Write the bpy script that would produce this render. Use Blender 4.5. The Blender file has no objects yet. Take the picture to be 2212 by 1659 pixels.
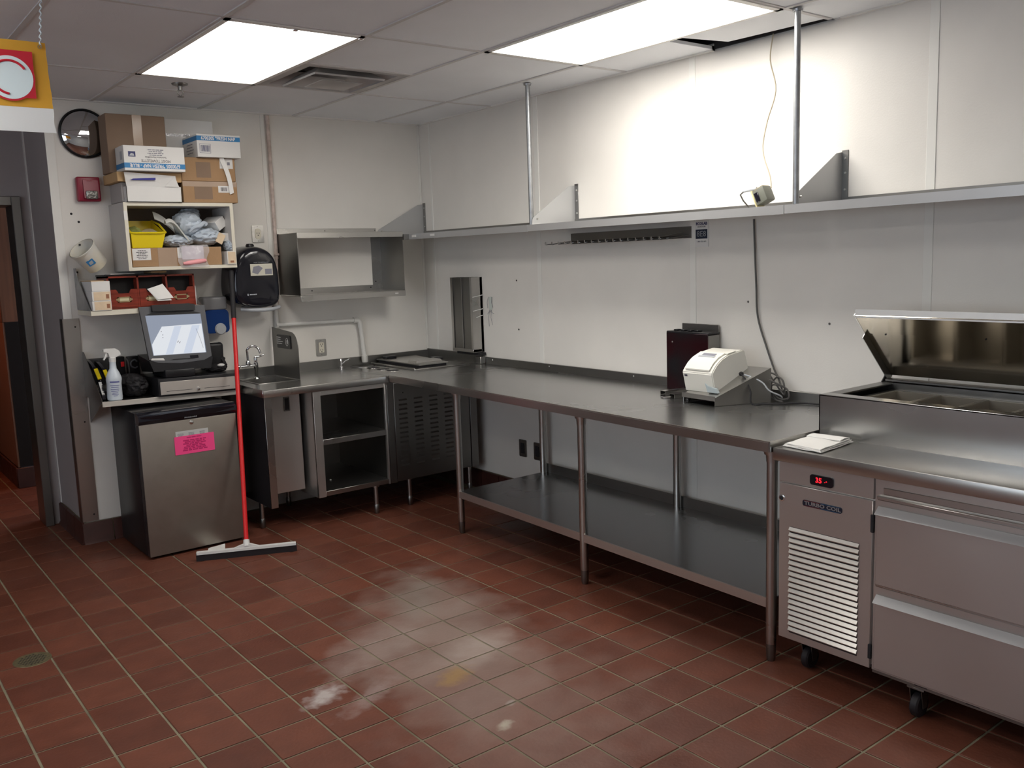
import bpy, bmesh, math, random
from mathutils import Vector, Matrix, noise
random.seed(7)
S = bpy.context.scene
COL = S.collection
PI = math.pi
def V(*a): return Vector(a)

# ---------------------------------------------------------------- camera
CP = V(-3.5682794, -5.58699947, 1.57906707)
CR = V(0.78694255, -0.61612262, -0.03338193)
CU = V(0.11179129, 0.08916152, 0.98972366)
CF = V(0.60681475, 0.78258747, -0.13904213)
cd = bpy.data.cameras.new('camera'); cam = bpy.data.objects.new('camera', cd); COL.objects.link(cam)
cd.sensor_width = 36.0; cd.lens = 1946.4833 / 2212 * 36.0; cd.clip_start = 0.05
cam.matrix_world = Matrix(((CR.x, CU.x, -CF.x, CP.x), (CR.y, CU.y, -CF.y, CP.y), (CR.z, CU.z, -CF.z, CP.z), (0, 0, 0, 1)))
S.camera = cam
# ---------------------------------------------------------------- world, lamps, exposure
LAMP = (8.0, 17.0, 12.0, 10.0)          # radiance of the troffer diffusers; last two are added, out of view
SKY = 3.0           # daylight outside the serving window
w = bpy.data.worlds.new('world'); S.world = w; w.use_nodes = True
w.node_tree.nodes['Background'].inputs[0].default_value = (0.80, 0.89, 1.0, 1)
w.node_tree.nodes['Background'].inputs[1].default_value = SKY
S.view_settings.view_transform = 'Standard'; S.view_settings.look = 'None'
S.view_settings.gamma = 1.0; S.view_settings.use_curve_mapping = False
S.view_settings.exposure = 0.0

# ---------------------------------------------------------------- materials
MATS = {}
def mat(name, col, rough=0.5, metal=0.0, var=0.0, vscale=8.0, bump=0.0, bscale=60.0, stretch=(1, 1, 1), col2=None,
        spec=0.5, trans=0.0, emit=0.0, alpha=1.0, rvar=0.0, coat=0.0, sheen=0.0, detail=3.0, bstretch=None, ior=1.45):
    m = bpy.data.materials.new(name); m.use_nodes = True; nt = m.node_tree; N = nt.nodes; L = nt.links
    b = N['Principled BSDF']
    b.inputs['Roughness'].default_value = rough; b.inputs['Metallic'].default_value = metal
    b.inputs['Specular IOR Level'].default_value = spec; b.inputs['IOR'].default_value = ior
    b.inputs['Transmission Weight'].default_value = trans; b.inputs['Alpha'].default_value = alpha
    b.inputs['Coat Weight'].default_value = coat
    b.inputs['Base Color'].default_value = (*col, 1)
    tc = N.new('ShaderNodeTexCoord')
    if var > 0 or rvar > 0 or col2:
        mp = N.new('ShaderNodeMapping'); mp.inputs['Scale'].default_value = stretch
        nz = N.new('ShaderNodeTexNoise'); nz.inputs['Scale'].default_value = vscale; nz.inputs['Detail'].default_value = detail
        L.new(tc.outputs['Object'], mp.inputs[0]); L.new(mp.outputs[0], nz.inputs['Vector'])
        rp = N.new('ShaderNodeValToRGB'); rp.color_ramp.elements[0].position = 0.3; rp.color_ramp.elements[1].position = 0.7
        c2 = col2 if col2 else tuple(min(1, c * (1 + var)) for c in col)
        c1 = col if col2 else tuple(c * (1 - var) for c in col)
        rp.color_ramp.elements[0].color = (*c1, 1); rp.color_ramp.elements[1].color = (*c2, 1)
        L.new(nz.outputs[0], rp.inputs[0])
        if var > 0 or col2: L.new(rp.outputs[0], b.inputs['Base Color'])
        if rvar > 0:
            mr = N.new('ShaderNodeMapRange'); mr.inputs[1].default_value = 0.3; mr.inputs[2].default_value = 0.7
            mr.inputs[3].default_value = max(0.02, rough - rvar); mr.inputs[4].default_value = rough + rvar
            L.new(nz.outputs[0], mr.inputs[0]); L.new(mr.outputs[0], b.inputs['Roughness'])
    if bump > 0:
        mp2 = N.new('ShaderNodeMapping'); mp2.inputs['Scale'].default_value = bstretch or stretch
        n2 = N.new('ShaderNodeTexNoise'); n2.inputs['Scale'].default_value = bscale; n2.inputs['Detail'].default_value = 2
        bp = N.new('ShaderNodeBump'); bp.inputs['Strength'].default_value = bump; bp.inputs['Distance'].default_value = 0.01
        L.new(tc.outputs['Object'], mp2.inputs[0]); L.new(mp2.outputs[0], n2.inputs['Vector'])
        L.new(n2.outputs[0], bp.inputs['Height']); L.new(bp.outputs[0], b.inputs['Normal'])
    if emit > 0:
        b.inputs['Emission Color'].default_value = (*col, 1); b.inputs['Emission Strength'].default_value = emit
    MATS[name] = m
    return m
frp = mat('frp_white', (0.76, 0.735, 0.69), 0.38, var=0.03, vscale=3, bump=0.05, bscale=140, spec=0.4)
frp2 = mat('frp_white_grey', (0.66, 0.65, 0.63), 0.4, var=0.03, vscale=3, bump=0.1, bscale=140, spec=0.4)
batten_m = mat('batten_pvc', (0.78, 0.77, 0.73), 0.35)
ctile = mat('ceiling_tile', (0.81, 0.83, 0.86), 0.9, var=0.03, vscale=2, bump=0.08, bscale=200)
tee_m = mat('tee_white', (0.62, 0.61, 0.60), 0.5)
plenum = mat('plenum_dark', (0.03, 0.03, 0.032), 0.9)
wall_dk = mat('door_wall_paint', (0.34, 0.31, 0.31), 0.5, var=0.05, vscale=2)
steel = mat('stainless_brushed', (0.50, 0.49, 0.47), 0.29, 1.0, var=0.04, vscale=2, rvar=0.03)
steel_top = mat('stainless_worktop', (0.46, 0.46, 0.455), 0.25, 1.0, var=0.04, vscale=2, rvar=0.04)
steel_v = mat('stainless_panel', (0.62, 0.60, 0.575), 0.34, 0.9, var=0.04, vscale=1.5, rvar=0.03)
steel_dk = mat('stainless_dull_shaded', (0.25, 0.245, 0.235), 0.36, 1.0, var=0.05, vscale=2, rvar=0.03)  # dull steel, darkened further to put shade into cabinet interiors
steel_mir = mat('stainless_polished', (0.60, 0.55, 0.47), 0.13, 1.0, var=0.05, vscale=2, rvar=0.02)
galv = mat('galvanised', (0.36, 0.37, 0.38), 0.38, 0.9, var=0.15, vscale=20)
chrome = mat('chrome', (0.75, 0.75, 0.76), 0.10, 1.0)
lip_st = mat('satin_lip_steel', (0.50, 0.505, 0.51), 0.38, 0.6, var=0.04, vscale=3)
door_st = mat('fridge_door_steel', (0.33, 0.30, 0.265), 0.42, 0.85, var=0.06, vscale=10)
blk = mat('black_plastic', (0.012, 0.012, 0.014), 0.35, var=0.2, vscale=10)
blk_gl = mat('black_gloss', (0.010, 0.010, 0.015), 0.12, spec=0.6)
blk_mt = mat('black_matte', (0.015, 0.014, 0.016), 0.7)
grey_pl = mat('grey_plastic', (0.095, 0.098, 0.107), 0.4)
grey_lt = mat('grey_light_plastic', (0.42, 0.44, 0.47), 0.35)
white_pl = mat('white_plastic', (0.72, 0.72, 0.70), 0.35)
cream_pl = mat('cream_plastic', (0.76, 0.745, 0.68), 0.38, var=0.03, vscale=4)
pvc = mat('white_pipe', (0.66, 0.65, 0.62), 0.35)
pinkpipe = mat('stained_pipe', (0.58, 0.48, 0.43), 0.6, var=0.2, vscale=30)
card = mat('cardboard', (0.36, 0.22, 0.115), 0.8, var=0.08, vscale=5, bump=0.05, bscale=90)
card_dk = mat('cardboard_dull', (0.24, 0.165, 0.115), 0.85, var=0.08, vscale=4)
card_lt = mat('cardboard_inside', (0.52, 0.34, 0.17), 0.8, var=0.06, vscale=6)
tape = mat('packing_tape', (0.40, 0.29, 0.21), 0.18, var=0.05, vscale=9)
paperw = mat('white_card', (0.72, 0.71, 0.69), 0.6, var=0.02, vscale=6)
paper = mat('paper', (0.78, 0.77, 0.74), 0.8)
cubby_m = mat('cream_laminate', (0.70, 0.66, 0.55), 0.45, var=0.02, vscale=4)
cubby_s = mat('grey_laminate_side', (0.50, 0.48, 0.465), 0.45, var=0.02, vscale=4)
blue_pr = mat('blue_print', (0.03, 0.20, 0.45), 0.5)
navy_pr = mat('navy_print', (0.02, 0.025, 0.12), 0.5)
ink = mat('ink', (0.04, 0.035, 0.05), 0.6)
ink_l = mat('grey_ink', (0.22, 0.22, 0.26), 0.6)
pinkp = mat('pink_notice', (0.90, 0.07, 0.26), 0.6)
pinki = mat('magenta_ink', (0.50, 0.015, 0.13), 0.6)
yellow = mat('yellow_plastic', (0.72, 0.55, 0.01), 0.3)
redw = mat('mahogany_wood', (0.20, 0.028, 0.014), 0.25, var=0.3, vscale=9, stretch=(1, 1, 6), coat=0.3)
redw_in = mat('mahogany_shaded', (0.006, 0.004, 0.004), 0.6)  # near-black copy of the wood, shade painted into the organiser bays
brass = mat('aged_brass', (0.45, 0.36, 0.20), 0.35, 0.7)
redp = mat('red_handle', (0.62, 0.018, 0.02), 0.3, spec=0.4)
redalarm = mat('alarm_red', (0.26, 0.01, 0.035), 0.35)
bagm = mat('grey_bag', (0.50, 0.56, 0.63), 0.35, var=0.05, vscale=6, bump=0.25, bscale=14)
bagw = mat('white_bag', (0.66, 0.66, 0.62), 0.5, var=0.05, vscale=10)
clearp = mat('clear_film', (0.85, 0.82, 0.84), 0.12, alpha=0.22, bump=0.5, bscale=14)
pinkcup = mat('pink_sheets', (0.85, 0.36, 0.38), 0.4)
greenst = mat('green_packets', (0.25, 0.28, 0.08), 0.6, var=0.3, vscale=30)
tanl = mat('tan_label', (0.70, 0.55, 0.38), 0.6, var=0.08, vscale=25)
brownl = mat('brown_label_print', (0.30, 0.13, 0.07), 0.6)
tubglass = mat('bottle_translucent', (0.60, 0.66, 0.72), 0.25, trans=0.0, var=0.05, vscale=5)
bluesoap = mat('soap_blue', (0.006, 0.035, 0.16), 0.15, spec=0.6)
smoke = mat('smoke_plastic', (0.20, 0.20, 0.21), 0.2)
rubber = mat('rubber', (0.014, 0.011, 0.013), 0.55)
tile_base = mat('cove_tile', (0.055, 0.018, 0.014), 0.4, var=0.2, vscale=8)
woodp = mat('passage_wood', (0.16, 0.06, 0.03), 0.4, var=0.25, vscale=3, stretch=(12, 12, 0.6))
darkp = mat('passage_dark_panel', (0.014, 0.009, 0.008), 0.5, spec=0.2)
screen_m = None
gold = mat('banner_gold', (0.86, 0.54, 0.08), 0.45, var=0.06, vscale=7, bump=0.3, bscale=9)
banred = mat('banner_red', (0.55, 0.02, 0.04), 0.45)
banwh = mat('banner_white', (0.93, 0.95, 0.96), 0.4)
mirror_m = mat('mirror_glass', (0.62, 0.64, 0.66), 0.03, 1.0)
led = mat('led_red', (1.0, 0.01, 0.02), 0.5, emit=2.5)
panm = mat('pan_poly', (0.36, 0.33, 0.28), 0.35, 0.6)
cordm = mat('grey_cord', (0.10, 0.095, 0.09), 0.5)
cordw = mat('white_cord', (0.55, 0.52, 0.46), 0.5)
grout = mat('grout', (0.20, 0.175, 0.115), 0.9, var=0.3, vscale=6)
drainm = mat('drain_brass', (0.19, 0.16, 0.09), 0.45, 0.6, var=0.3, vscale=60)

def floor_mat():
    m = bpy.data.materials.new('quarry_tile'); m.use_nodes = True; nt = m.node_tree; N = nt.nodes; L = nt.links
    b = N['Principled BSDF']; b.inputs['Specular IOR Level'].default_value = 0.28
    g = N.new('ShaderNodeNewGeometry')
    sc = N.new('ShaderNodeVectorMath'); sc.operation = 'SUBTRACT'; sc.inputs[1].default_value = (-1.3048, -1.1914, 0)
    dv = N.new('ShaderNodeVectorMath'); dv.operation = 'DIVIDE'; dv.inputs[1].default_value = (0.203298, 0.197143, 1)
    fl = N.new('ShaderNodeVectorMath'); fl.operation = 'FLOOR'
    L.new(g.outputs['Position'], sc.inputs[0]); L.new(sc.outputs[0], dv.inputs[0]); L.new(dv.outputs[0], fl.inputs[0])
    mz = N.new('ShaderNodeVectorMath'); mz.operation = 'MULTIPLY'; mz.inputs[1].default_value = (1, 1, 0); L.new(fl.outputs[0], mz.inputs[0])
    wn = N.new('ShaderNodeTexWhiteNoise'); wn.noise_dimensions = '3D'; L.new(mz.outputs[0], wn.inputs['Vector'])
    r = N.new('ShaderNodeValToRGB'); L.new(wn.outputs['Value'], r.inputs[0])
    r.color_ramp.elements[0].color = (0.112, 0.036, 0.022, 1); r.color_ramp.elements[1].color = (0.155, 0.052, 0.031, 1)
    n1 = N.new('ShaderNodeTexNoise'); n1.inputs['Scale'].default_value = 9; n1.inputs['Detail'].default_value = 4; L.new(g.outputs['Position'], n1.inputs['Vector'])
    mx = N.new('ShaderNodeMix'); mx.data_type = 'RGBA'; mx.blend_type = 'MULTIPLY'; mx.inputs[0].default_value = 0.45
    r1 = N.new('ShaderNodeValToRGB'); r1.color_ramp.elements[0].position = 0.3; r1.color_ramp.elements[1].position = 0.7
    r1.color_ramp.elements[0].color = (0.6, 0.6, 0.62, 1); r1.color_ramp.elements[1].color = (1.1, 1.05, 1, 1)
    L.new(n1.outputs[0], r1.inputs[0]); L.new(r.outputs[0], mx.inputs[6]); L.new(r1.outputs[0], mx.inputs[7])
    # dusty worn patch in the middle of the floor (dried flour and scuffs)
    def blob(cx, cy, rx, ry, ang, lo, hi, nscale, out_strength):
        mp = N.new('ShaderNodeMapping'); mp.vector_type = 'TEXTURE'
        mp.inputs['Location'].default_value = (cx, cy, 0); mp.inputs['Rotation'].default_value = (0, 0, ang); mp.inputs['Scale'].default_value = (rx, ry, 1)
        L.new(g.outputs['Position'], mp.inputs[0])
        ln = N.new('ShaderNodeVectorMath'); ln.operation = 'LENGTH'; L.new(mp.outputs[0], ln.inputs[0])
        nz = N.new('ShaderNodeTexNoise'); nz.inputs['Scale'].default_value = nscale; nz.inputs['Detail'].default_value = 5; L.new(g.outputs['Position'], nz.inputs['Vector'])
        a = N.new('ShaderNodeMath'); a.operation = 'MULTIPLY_ADD'; a.inputs[1].default_value = -1.5; a.inputs[2].default_value = 0.75; L.new(nz.outputs[0], a.inputs[0])
        s = N.new('ShaderNodeMath'); s.operation = 'ADD'; L.new(ln.outputs['Value'], s.inputs[0]); L.new(a.outputs[0], s.inputs[1])
        mr = N.new('ShaderNodeMapRange'); mr.inputs[1].default_value = hi; mr.inputs[2].default_value = lo; mr.inputs[3].default_value = 0; mr.inputs[4].default_value = out_strength
        L.new(s.outputs[0], mr.inputs[0]); return mr.outputs[0]
    cur = mx.outputs[2]
    for args, colr in (((-1.60, -2.52, 0.85, 0.36, 1.19, 0.25, 1.15, 5, 0.66), (0.29, 0.235, 0.205)),
                       ((-1.45, -2.05, 0.30, 0.16, 0.9, 0.3, 1.1, 9, 0.6), (0.21, 0.18, 0.155)),
                       ((-1.55, -2.72, 0.22, 0.13, 0.4, 0.3, 1.1, 9, 0.6), (0.42, 0.36, 0.32)),
                       ((-1.90, -2.45, 0.30, 0.18, 0.6, 0.3, 1.1, 8, 0.6), (0.32, 0.25, 0.22)),
                       ((-1.72, -3.20, 0.75, 0.42, 1.1, 0.2, 1.2, 7, 0.5), (0.27, 0.18, 0.15)),
                       ((-2.22, -2.66, 0.12, 0.07, 0.5, 0.2, 1.0, 25, 0.95), (0.42, 0.37, 0.35)),
                       ((-2.10, -2.78, 0.20, 0.06, 0.5, 0.2, 1.0, 25, 0.5), (0.34, 0.27, 0.25)),
                       ((-1.77, -2.85, 0.11, 0.07, 0.5, 0.3, 1.0, 20, 0.6), (0.34, 0.21, 0.07)),
                       ((-1.85, -3.27, 0.045, 0.03, 0.5, 0.3, 1.0, 30, 0.9), (0.42, 0.37, 0.30)),
                       ((-1.74, -3.16, 0.03, 0.02, 0.5, 0.3, 1.0, 30, 0.7), (0.36, 0.30, 0.27)),
                       ((-1.35, -3.75, 1.0, 0.45, 1.1, 0.1, 1.2, 4, 0.22), (0.20, 0.11, 0.09)),
                       ((-3.3, -2.6, 0.35, 0.2, 0.3, 0.3, 1.0, 8, 0.4), (0.08, 0.02, 0.012))):
        f = blob(*args); k = N.new('ShaderNodeMix'); k.data_type = 'RGBA'; L.new(f, k.inputs[0]); L.new(cur, k.inputs[6]); k.inputs[7].default_value = (*colr, 1); cur = k.outputs[2]
    L.new(cur, b.inputs['Base Color'])
    n2 = N.new('ShaderNodeTexNoise'); n2.inputs['Scale'].default_value = 3; n2.inputs['Detail'].default_value = 4; L.new(g.outputs['Position'], n2.inputs['Vector'])
    mr = N.new('ShaderNodeMapRange'); mr.inputs[1].default_value = 0.3; mr.inputs[2].default_value = 0.7; mr.inputs[3].default_value = 0.34; mr.inputs[4].default_value = 0.6
    L.new(n2.outputs[0], mr.inputs[0]); L.new(mr.outputs[0], b.inputs['Roughness'])
    n3 = N.new('ShaderNodeTexNoise'); n3.inputs['Scale'].default_value = 70; L.new(g.outputs['Position'], n3.inputs['Vector'])
    bp = N.new('ShaderNodeBump'); bp.inputs['Strength'].default_value = 0.12; bp.inputs['Distance'].default_value = 0.01
    L.new(n3.outputs[0], bp.inputs['Height']); L.new(bp.outputs[0], b.inputs['Normal'])
    return m
quarry = floor_mat()
def emission(name, col, st):
    m = bpy.data.materials.new(name); m.use_nodes = True; nt = m.node_tree; nt.nodes.clear()
    e = nt.nodes.new('ShaderNodeEmission'); o = nt.nodes.new('ShaderNodeOutputMaterial')
    e.inputs[0].default_value = (*col, 1); e.inputs[1].default_value = st; nt.links.new(e.outputs[0], o.inputs[0]); return m
LAMPC = (1.0, 0.955, 0.89)
lampms = [emission('diffuser_lit', LAMPC, q) for q in LAMP]

# ---------------------------------------------------------------- mesh builder
class MB:
    def __init__(s): s.v = []; s.f = []; s.mi = []; s.m = 0
    def add(s, vs, fs):
        o = len(s.v); s.v += [Vector(a) for a in vs]
        for f in fs: s.f.append(tuple(i + o for i in f)); s.mi.append(s.m)
        return s
    def bm(s, b, M=None):
        b.verts.ensure_lookup_table(); b.verts.index_update()
        s.add([(M @ a.co if M else a.co.copy()) for a in b.verts], [tuple(x.index for x in f.verts) for f in b.faces]); b.free(); return s
    def box(s, x0, x1, y0, y1, z0, z1, bev=0.0, seg=1, M=None):
        x0, x1 = min(x0, x1), max(x0, x1); y0, y1 = min(y0, y1), max(y0, y1); z0, z1 = min(z0, z1), max(z0, z1)
        b = bmesh.new(); bmesh.ops.create_cube(b, size=1)
        for q in b.verts: q.co = Vector(((x0 + x1) / 2 + q.co.x * (x1 - x0), (y0 + y1) / 2 + q.co.y * (y1 - y0), (z0 + z1) / 2 + q.co.z * (z1 - z0)))
        if bev > 0:
            bev = min(bev, 0.45 * min(x1 - x0, y1 - y0, z1 - z0))
            bmesh.ops.bevel(b, geom=list(b.edges), offset=bev, segments=seg, affect='EDGES', profile=0.5)
        return s.bm(b, M)
    def hexa(s, bot, top):
        return s.add(list(bot) + list(top), [(3, 2, 1, 0), (4, 5, 6, 7), (0, 1, 5, 4), (1, 2, 6, 5), (2, 3, 7, 6), (3, 0, 4, 7)])
    def prism(s, poly, axis, a, b_):
        """poly: 2D points in the two other axes (order x,y,z without axis); extruded from a to b"""
        def P(p, t):
            if axis == 'x': return (t, p[0], p[1])
            if axis == 'y': return (p[0], t, p[1])
            return (p[0], p[1], t)
        n = len(poly)
        return s.add([P(p, a) for p in poly] + [P(p, b_) for p in poly], [tuple(range(n)), tuple(range(2 * n - 1, n - 1, -1))] + [(i, i + n, (i + 1) % n + n, (i + 1) % n) for i in range(n)])
    def ext(s, pts, d):
        n = len(pts); d = Vector(d); pts = [Vector(p) for p in pts]
        return s.add(pts + [p + d for p in pts], [tuple(range(n)), tuple(range(2 * n - 1, n - 1, -1))] + [(i, i + n, (i + 1) % n + n, (i + 1) % n) for i in range(n)])
    def tube(s, pts, r, n=12, cap=True):
        pts = [Vector(p) for p in pts]; rs = r if isinstance(r, (list, tuple)) else [r] * len(pts)
        up = None; base = len(s.v); rings = []
        for i, p in enumerate(pts):
            t = (pts[min(i + 1, len(pts) - 1)] - pts[max(i - 1, 0)]).normalized()
            if up is None: up = Vector((0, 0, 1)) if abs(t.z) < 0.9 else Vector((1, 0, 0))
            a = t.cross(up).normalized(); c = a.cross(t).normalized(); up = c
            rings.append([p + (a * math.cos(2 * PI * k / n) + c * math.sin(2 * PI * k / n)) * rs[i] for k in range(n)])
        vs = [q for rg in rings for q in rg]; fs = []
        for i in range(len(pts) - 1):
            for k in range(n): fs.append((i * n + k, i * n + (k + 1) % n, (i + 1) * n + (k + 1) % n, (i + 1) * n + k))
        if cap: fs += [tuple(range(n - 1, -1, -1)), tuple((len(pts) - 1) * n + k for k in range(n))]
        return s.add(vs, fs)
    def lathe(s, prof, c, axis=(0, 0, 1), n=24, cap=True):
        """prof: (radius, height) along axis from c"""
        ax = Vector(axis).normalized(); u = ax.orthogonal().normalized(); w_ = ax.cross(u); c = Vector(c)
        vs = []; fs = []
        for (r, h) in prof:
            for k in range(n): vs.append(c + ax * h + (u * math.cos(2 * PI * k / n) + w_ * math.sin(2 * PI * k / n)) * max(r, 1e-5))
        for i in range(len(prof) - 1):
            for k in range(n): fs.append((i * n + k, i * n + (k + 1) % n, (i + 1) * n + (k + 1) % n, (i + 1) * n + k))
        if cap: fs += [tuple(range(n - 1, -1, -1)), tuple((len(prof) - 1) * n + k for k in range(n))]
        return s.add(vs, fs)
    def grid(s, fn, nu, nv, thick=0.0):
        """surface fn(u,v)->point; optional thickness along local normal"""
        P = [[Vector(fn(i / nu, j / nv)) for j in range(nv + 1)] for i in range(nu + 1)]
        idx = lambda i, j: i * (nv + 1) + j
        vs = [p for row in P for p in row]; fs = [(idx(i, j), idx(i + 1, j), idx(i + 1, j + 1), idx(i, j + 1)) for i in range(nu) for j in range(nv)]
        if thick > 0:
            b = bmesh.new(); bv = [b.verts.new(q) for q in vs]
            for f in fs: b.faces.new([bv[k] for k in f])
            b.normal_update(); bmesh.ops.solidify(b, geom=list(b.faces), thickness=thick); return s.bm(b)
        return s.add(vs, fs)
    def blob(s, c, r, seed=0, amp=0.25, freq=3.0, sub=4, flat=None):
        b = bmesh.new(); bmesh.ops.create_icosphere(b, subdivisions=sub, radius=1)
        off = Vector((seed * 3.1, seed * 1.7, seed * 2.3))
        for q in b.verts:
            d = q.co.normalized(); k = 1 + amp * (1 - 2.2 * abs(noise.noise(d * freq + off))) * 0.8 + amp * 0.4 * noise.noise(d * freq * 2.7 + off)
            q.co = Vector((c[0] + d.x * r[0] * k, c[1] + d.y * r[1] * k, c[2] + d.z * r[2] * k))
            if flat is not None: q.co.z = max(q.co.z, flat)
        return s.bm(b)
    def mesh(s, name, mats, origin=Vector((0, 0, 0)), smooth=True):
        me = bpy.data.meshes.new(name); me.from_pydata([tuple(p - origin) for p in s.v], [], s.f)
        for m in (mats if isinstance(mats, (list, tuple)) else [mats]): me.materials.append(m)
        me.polygons.foreach_set('material_index', s.mi)
        b = bmesh.new(); b.from_mesh(me); bmesh.ops.recalc_face_normals(b, faces=list(b.faces)); b.to_mesh(me); b.free()
        if smooth:
            me.polygons.foreach_set('use_smooth', [True] * len(me.polygons))
            try: me.set_sharp_from_angle(angle=math.radians(38))
            except Exception: pass
        me.update(); return me
ORG = {}
def root_of(o):
    while o.parent: o = o.parent
    return o
def tag(o, label=None, cat=None, group=None, kind=None):
    if label: o['label'] = label
    if cat: o['category'] = cat
    if group: o['group'] = group
    if kind: o['kind'] = kind
def thing(name, label, cat, loc, group=None, rot=None, pivot=None):
    o = bpy.data.objects.new(name, None); COL.objects.link(o); o.empty_display_size = 0.05
    L = Vector(loc); o.location = L; ORG[o.name] = L.copy()
    if rot is not None:
        R = Matrix.Rotation(rot[0], 3, rot[1]); o.rotation_euler = R.to_euler()
        if pivot is not None: P = Vector(pivot); o.location = P + R @ (L - P)
    tag(o, label, cat, group); return o
def part(name, mb, m, parent, label=None, smooth=True, kind=None):
    org = ORG[root_of(parent).name]
    me = mb.mesh(name, m, org, smooth) if isinstance(mb, MB) else mb
    o = bpy.data.objects.new(name, me); COL.objects.link(o); o.parent = parent
    if label: o['label'] = label
    if kind: o['kind'] = kind
    return o
def solo(name, mb, m, label, cat, group=None, rot=None, pivot=None, smooth=True):
    xs = [p.x for p in mb.v]; ys = [p.y for p in mb.v]; zs = [p.z for p in mb.v]
    L = Vector(((min(xs) + max(xs)) / 2, (min(ys) + max(ys)) / 2, min(zs)))
    o = bpy.data.objects.new(name, mb.mesh(name, m, L, smooth)); COL.objects.link(o); o.location = L; ORG[o.name] = L.copy()
    if rot is not None:
        R = Matrix.Rotation(rot[0], 3, rot[1]); o.rotation_euler = R.to_euler()
        if pivot is not None: P = Vector(pivot); o.location = P + R @ (L - P)
    tag(o, label, cat, group); return o
def struct(name, mb, m, smooth=False):
    o = bpy.data.objects.new(name, mb.mesh(name, m, V(0, 0, 0), smooth)); COL.objects.link(o); o['kind'] = 'structure'; ORG[o.name] = V(0, 0, 0); return o
def text(name, s_, pos, U, W, size, m, parent, align='CENTER', ext=0.0003, bold=0.0, sx=1.0):
    """flat lettering: U = reading direction, W = up direction, pos = centre (baseline middle)"""
    c = bpy.data.curves.new('txt', 'FONT'); c.body = s_; c.size = size; c.align_x = align; c.align_y = 'CENTER'; c.extrude = ext; c.offset = bold
    c.resolution_u = 2
    o = bpy.data.objects.new('txt', c); COL.objects.link(o)
    bpy.context.view_layer.update()
    me = bpy.data.meshes.new_from_object(o.evaluated_get(bpy.context.evaluated_depsgraph_get()))
    bpy.data.objects.remove(o); bpy.data.curves.remove(c)
    U = Vector(U).normalized(); W = Vector(W).normalized(); Nn = U.cross(W); pos = Vector(pos)
    org = ORG[root_of(parent).name]
    for q in me.vertices: q.co = pos + U * q.co.x * sx + W * q.co.y + Nn * q.co.z - org
    me.materials.clear(); me.materials.append(m); me.name = name
    t = bpy.data.objects.new(name, me); COL.objects.link(t); t.parent = parent
    return t
def lines(mb, pos, U, W, w_, n, pitch, h, seed=1, centre=True, t=0.0004, fill=0.9):
    """rows of print too small to read"""
    rnd = random.Random(seed); U = Vector(U).normalized(); W = Vector(W).normalized(); Nn = U.cross(W); pos = Vector(pos)
    for i in range(n):
        ww = w_ * rnd.uniform(0.6, 1.0) * fill; x0 = -ww / 2 if centre else -w_ / 2
        x = x0
        while x < x0 + ww:
            l = rnd.uniform(0.08, 0.25) * w_; l = min(l, x0 + ww - x)
            a = pos + U * x - W * (i * pitch); mb.ext([a, a + U * l, a + U * l + W * h, a + W * h], Nn * t); x += l + w_ * 0.03
    return mb
def rrect(cx, cz, w_, h, r, n=5):
    P = []
    for (sx, sz, a0) in ((1, 1, 0), (-1, 1, 90), (-1, -1, 180), (1, -1, 270)):
        for k in range(n + 1):
            a = math.radians(a0 + 90 * k / n); P.append((cx + sx * (w_ / 2 - r) + r * math.cos(a), cz + sz * (h / 2 - r) + r * math.sin(a)))
    return P

# ================================================================ STRUCTURE
H = 2.53
fl = struct('floor', MB().box(-6.1, 0.1, -8.1, 4.6, -0.1, -0.0035), grout)
TX, TY = 0.203298, 0.197143
GX0, GY0 = -1.3048, -1.1914
def tile_mesh(nm):
    b = MB(); hx, hy = (TX - 0.0088) / 2, (TY - 0.0088) / 2
    b.add([(-hx, -hy, -0.0035), (hx, -hy, -0.0035), (hx, hy, -0.0035), (-hx, hy, -0.0035), (-hx, -hy, -0.0012), (hx, -hy, -0.0012), (hx, hy, -0.0012), (-hx, hy, -0.0012),
           (-hx + .002, -hy + .002, 0), (hx - .002, -hy + .002, 0), (hx - .002, hy - .002, 0), (-hx + .002, hy - .002, 0)],
          [(0, 1, 5, 4), (1, 2, 6, 5), (2, 3, 7, 6), (3, 0, 4, 7), (4, 5, 9, 8), (5, 6, 10, 9), (6, 7, 11, 10), (7, 4, 8, 11), (8, 9, 10, 11)])
    return b
tm = tile_mesh('t').mesh('floor_tile', quarry, smooth=False)
cells = []
for i in range(-24, 8):
    for j in range(-36, 24):
        x = GX0 + TX * (i + 0.5); y = GY0 + TY * (j + 0.5)
        if x > -0.01 or x < -6.0 or y < -8 or y > 4.5 or (x > -2.40 and y > -0.02): continue
        if y > 0.6 and x < -3.6: continue
        d = Vector((x, y, 0)) - CP; zc = d.dot(CF)
        if zc > 0.3:
            u = 1106 + 1946.5 * d.dot(CR) / zc; v_ = 829.5 - 1946.5 * d.dot(CU) / zc
            vis = -30 < u < 2242 and -30 < v_ < 1690
        else: vis = False
        cov = (x > -0.85 and y < -0.7 and v_ > 0 and x > -0.45) or (y > -0.5 and x > -2.25)
        cells.append((0 if (vis and not cov) else 1, d.length, x, y))
cells.sort()
far = MB()
for k, (a, d, x, y) in enumerate(cells):
    if k < 300:
        o = bpy.data.objects.new('floor_tile', tm); COL.objects.link(o); o.parent = fl; o.location = (x, y, 0)
    else:
        tb = tile_mesh('f'); far.add([p + Vector((x, y, 0)) for p in tb.v], tb.f)
part('floor_tiles', far, quarry, fl, kind='stuff', smooth=False)

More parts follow.
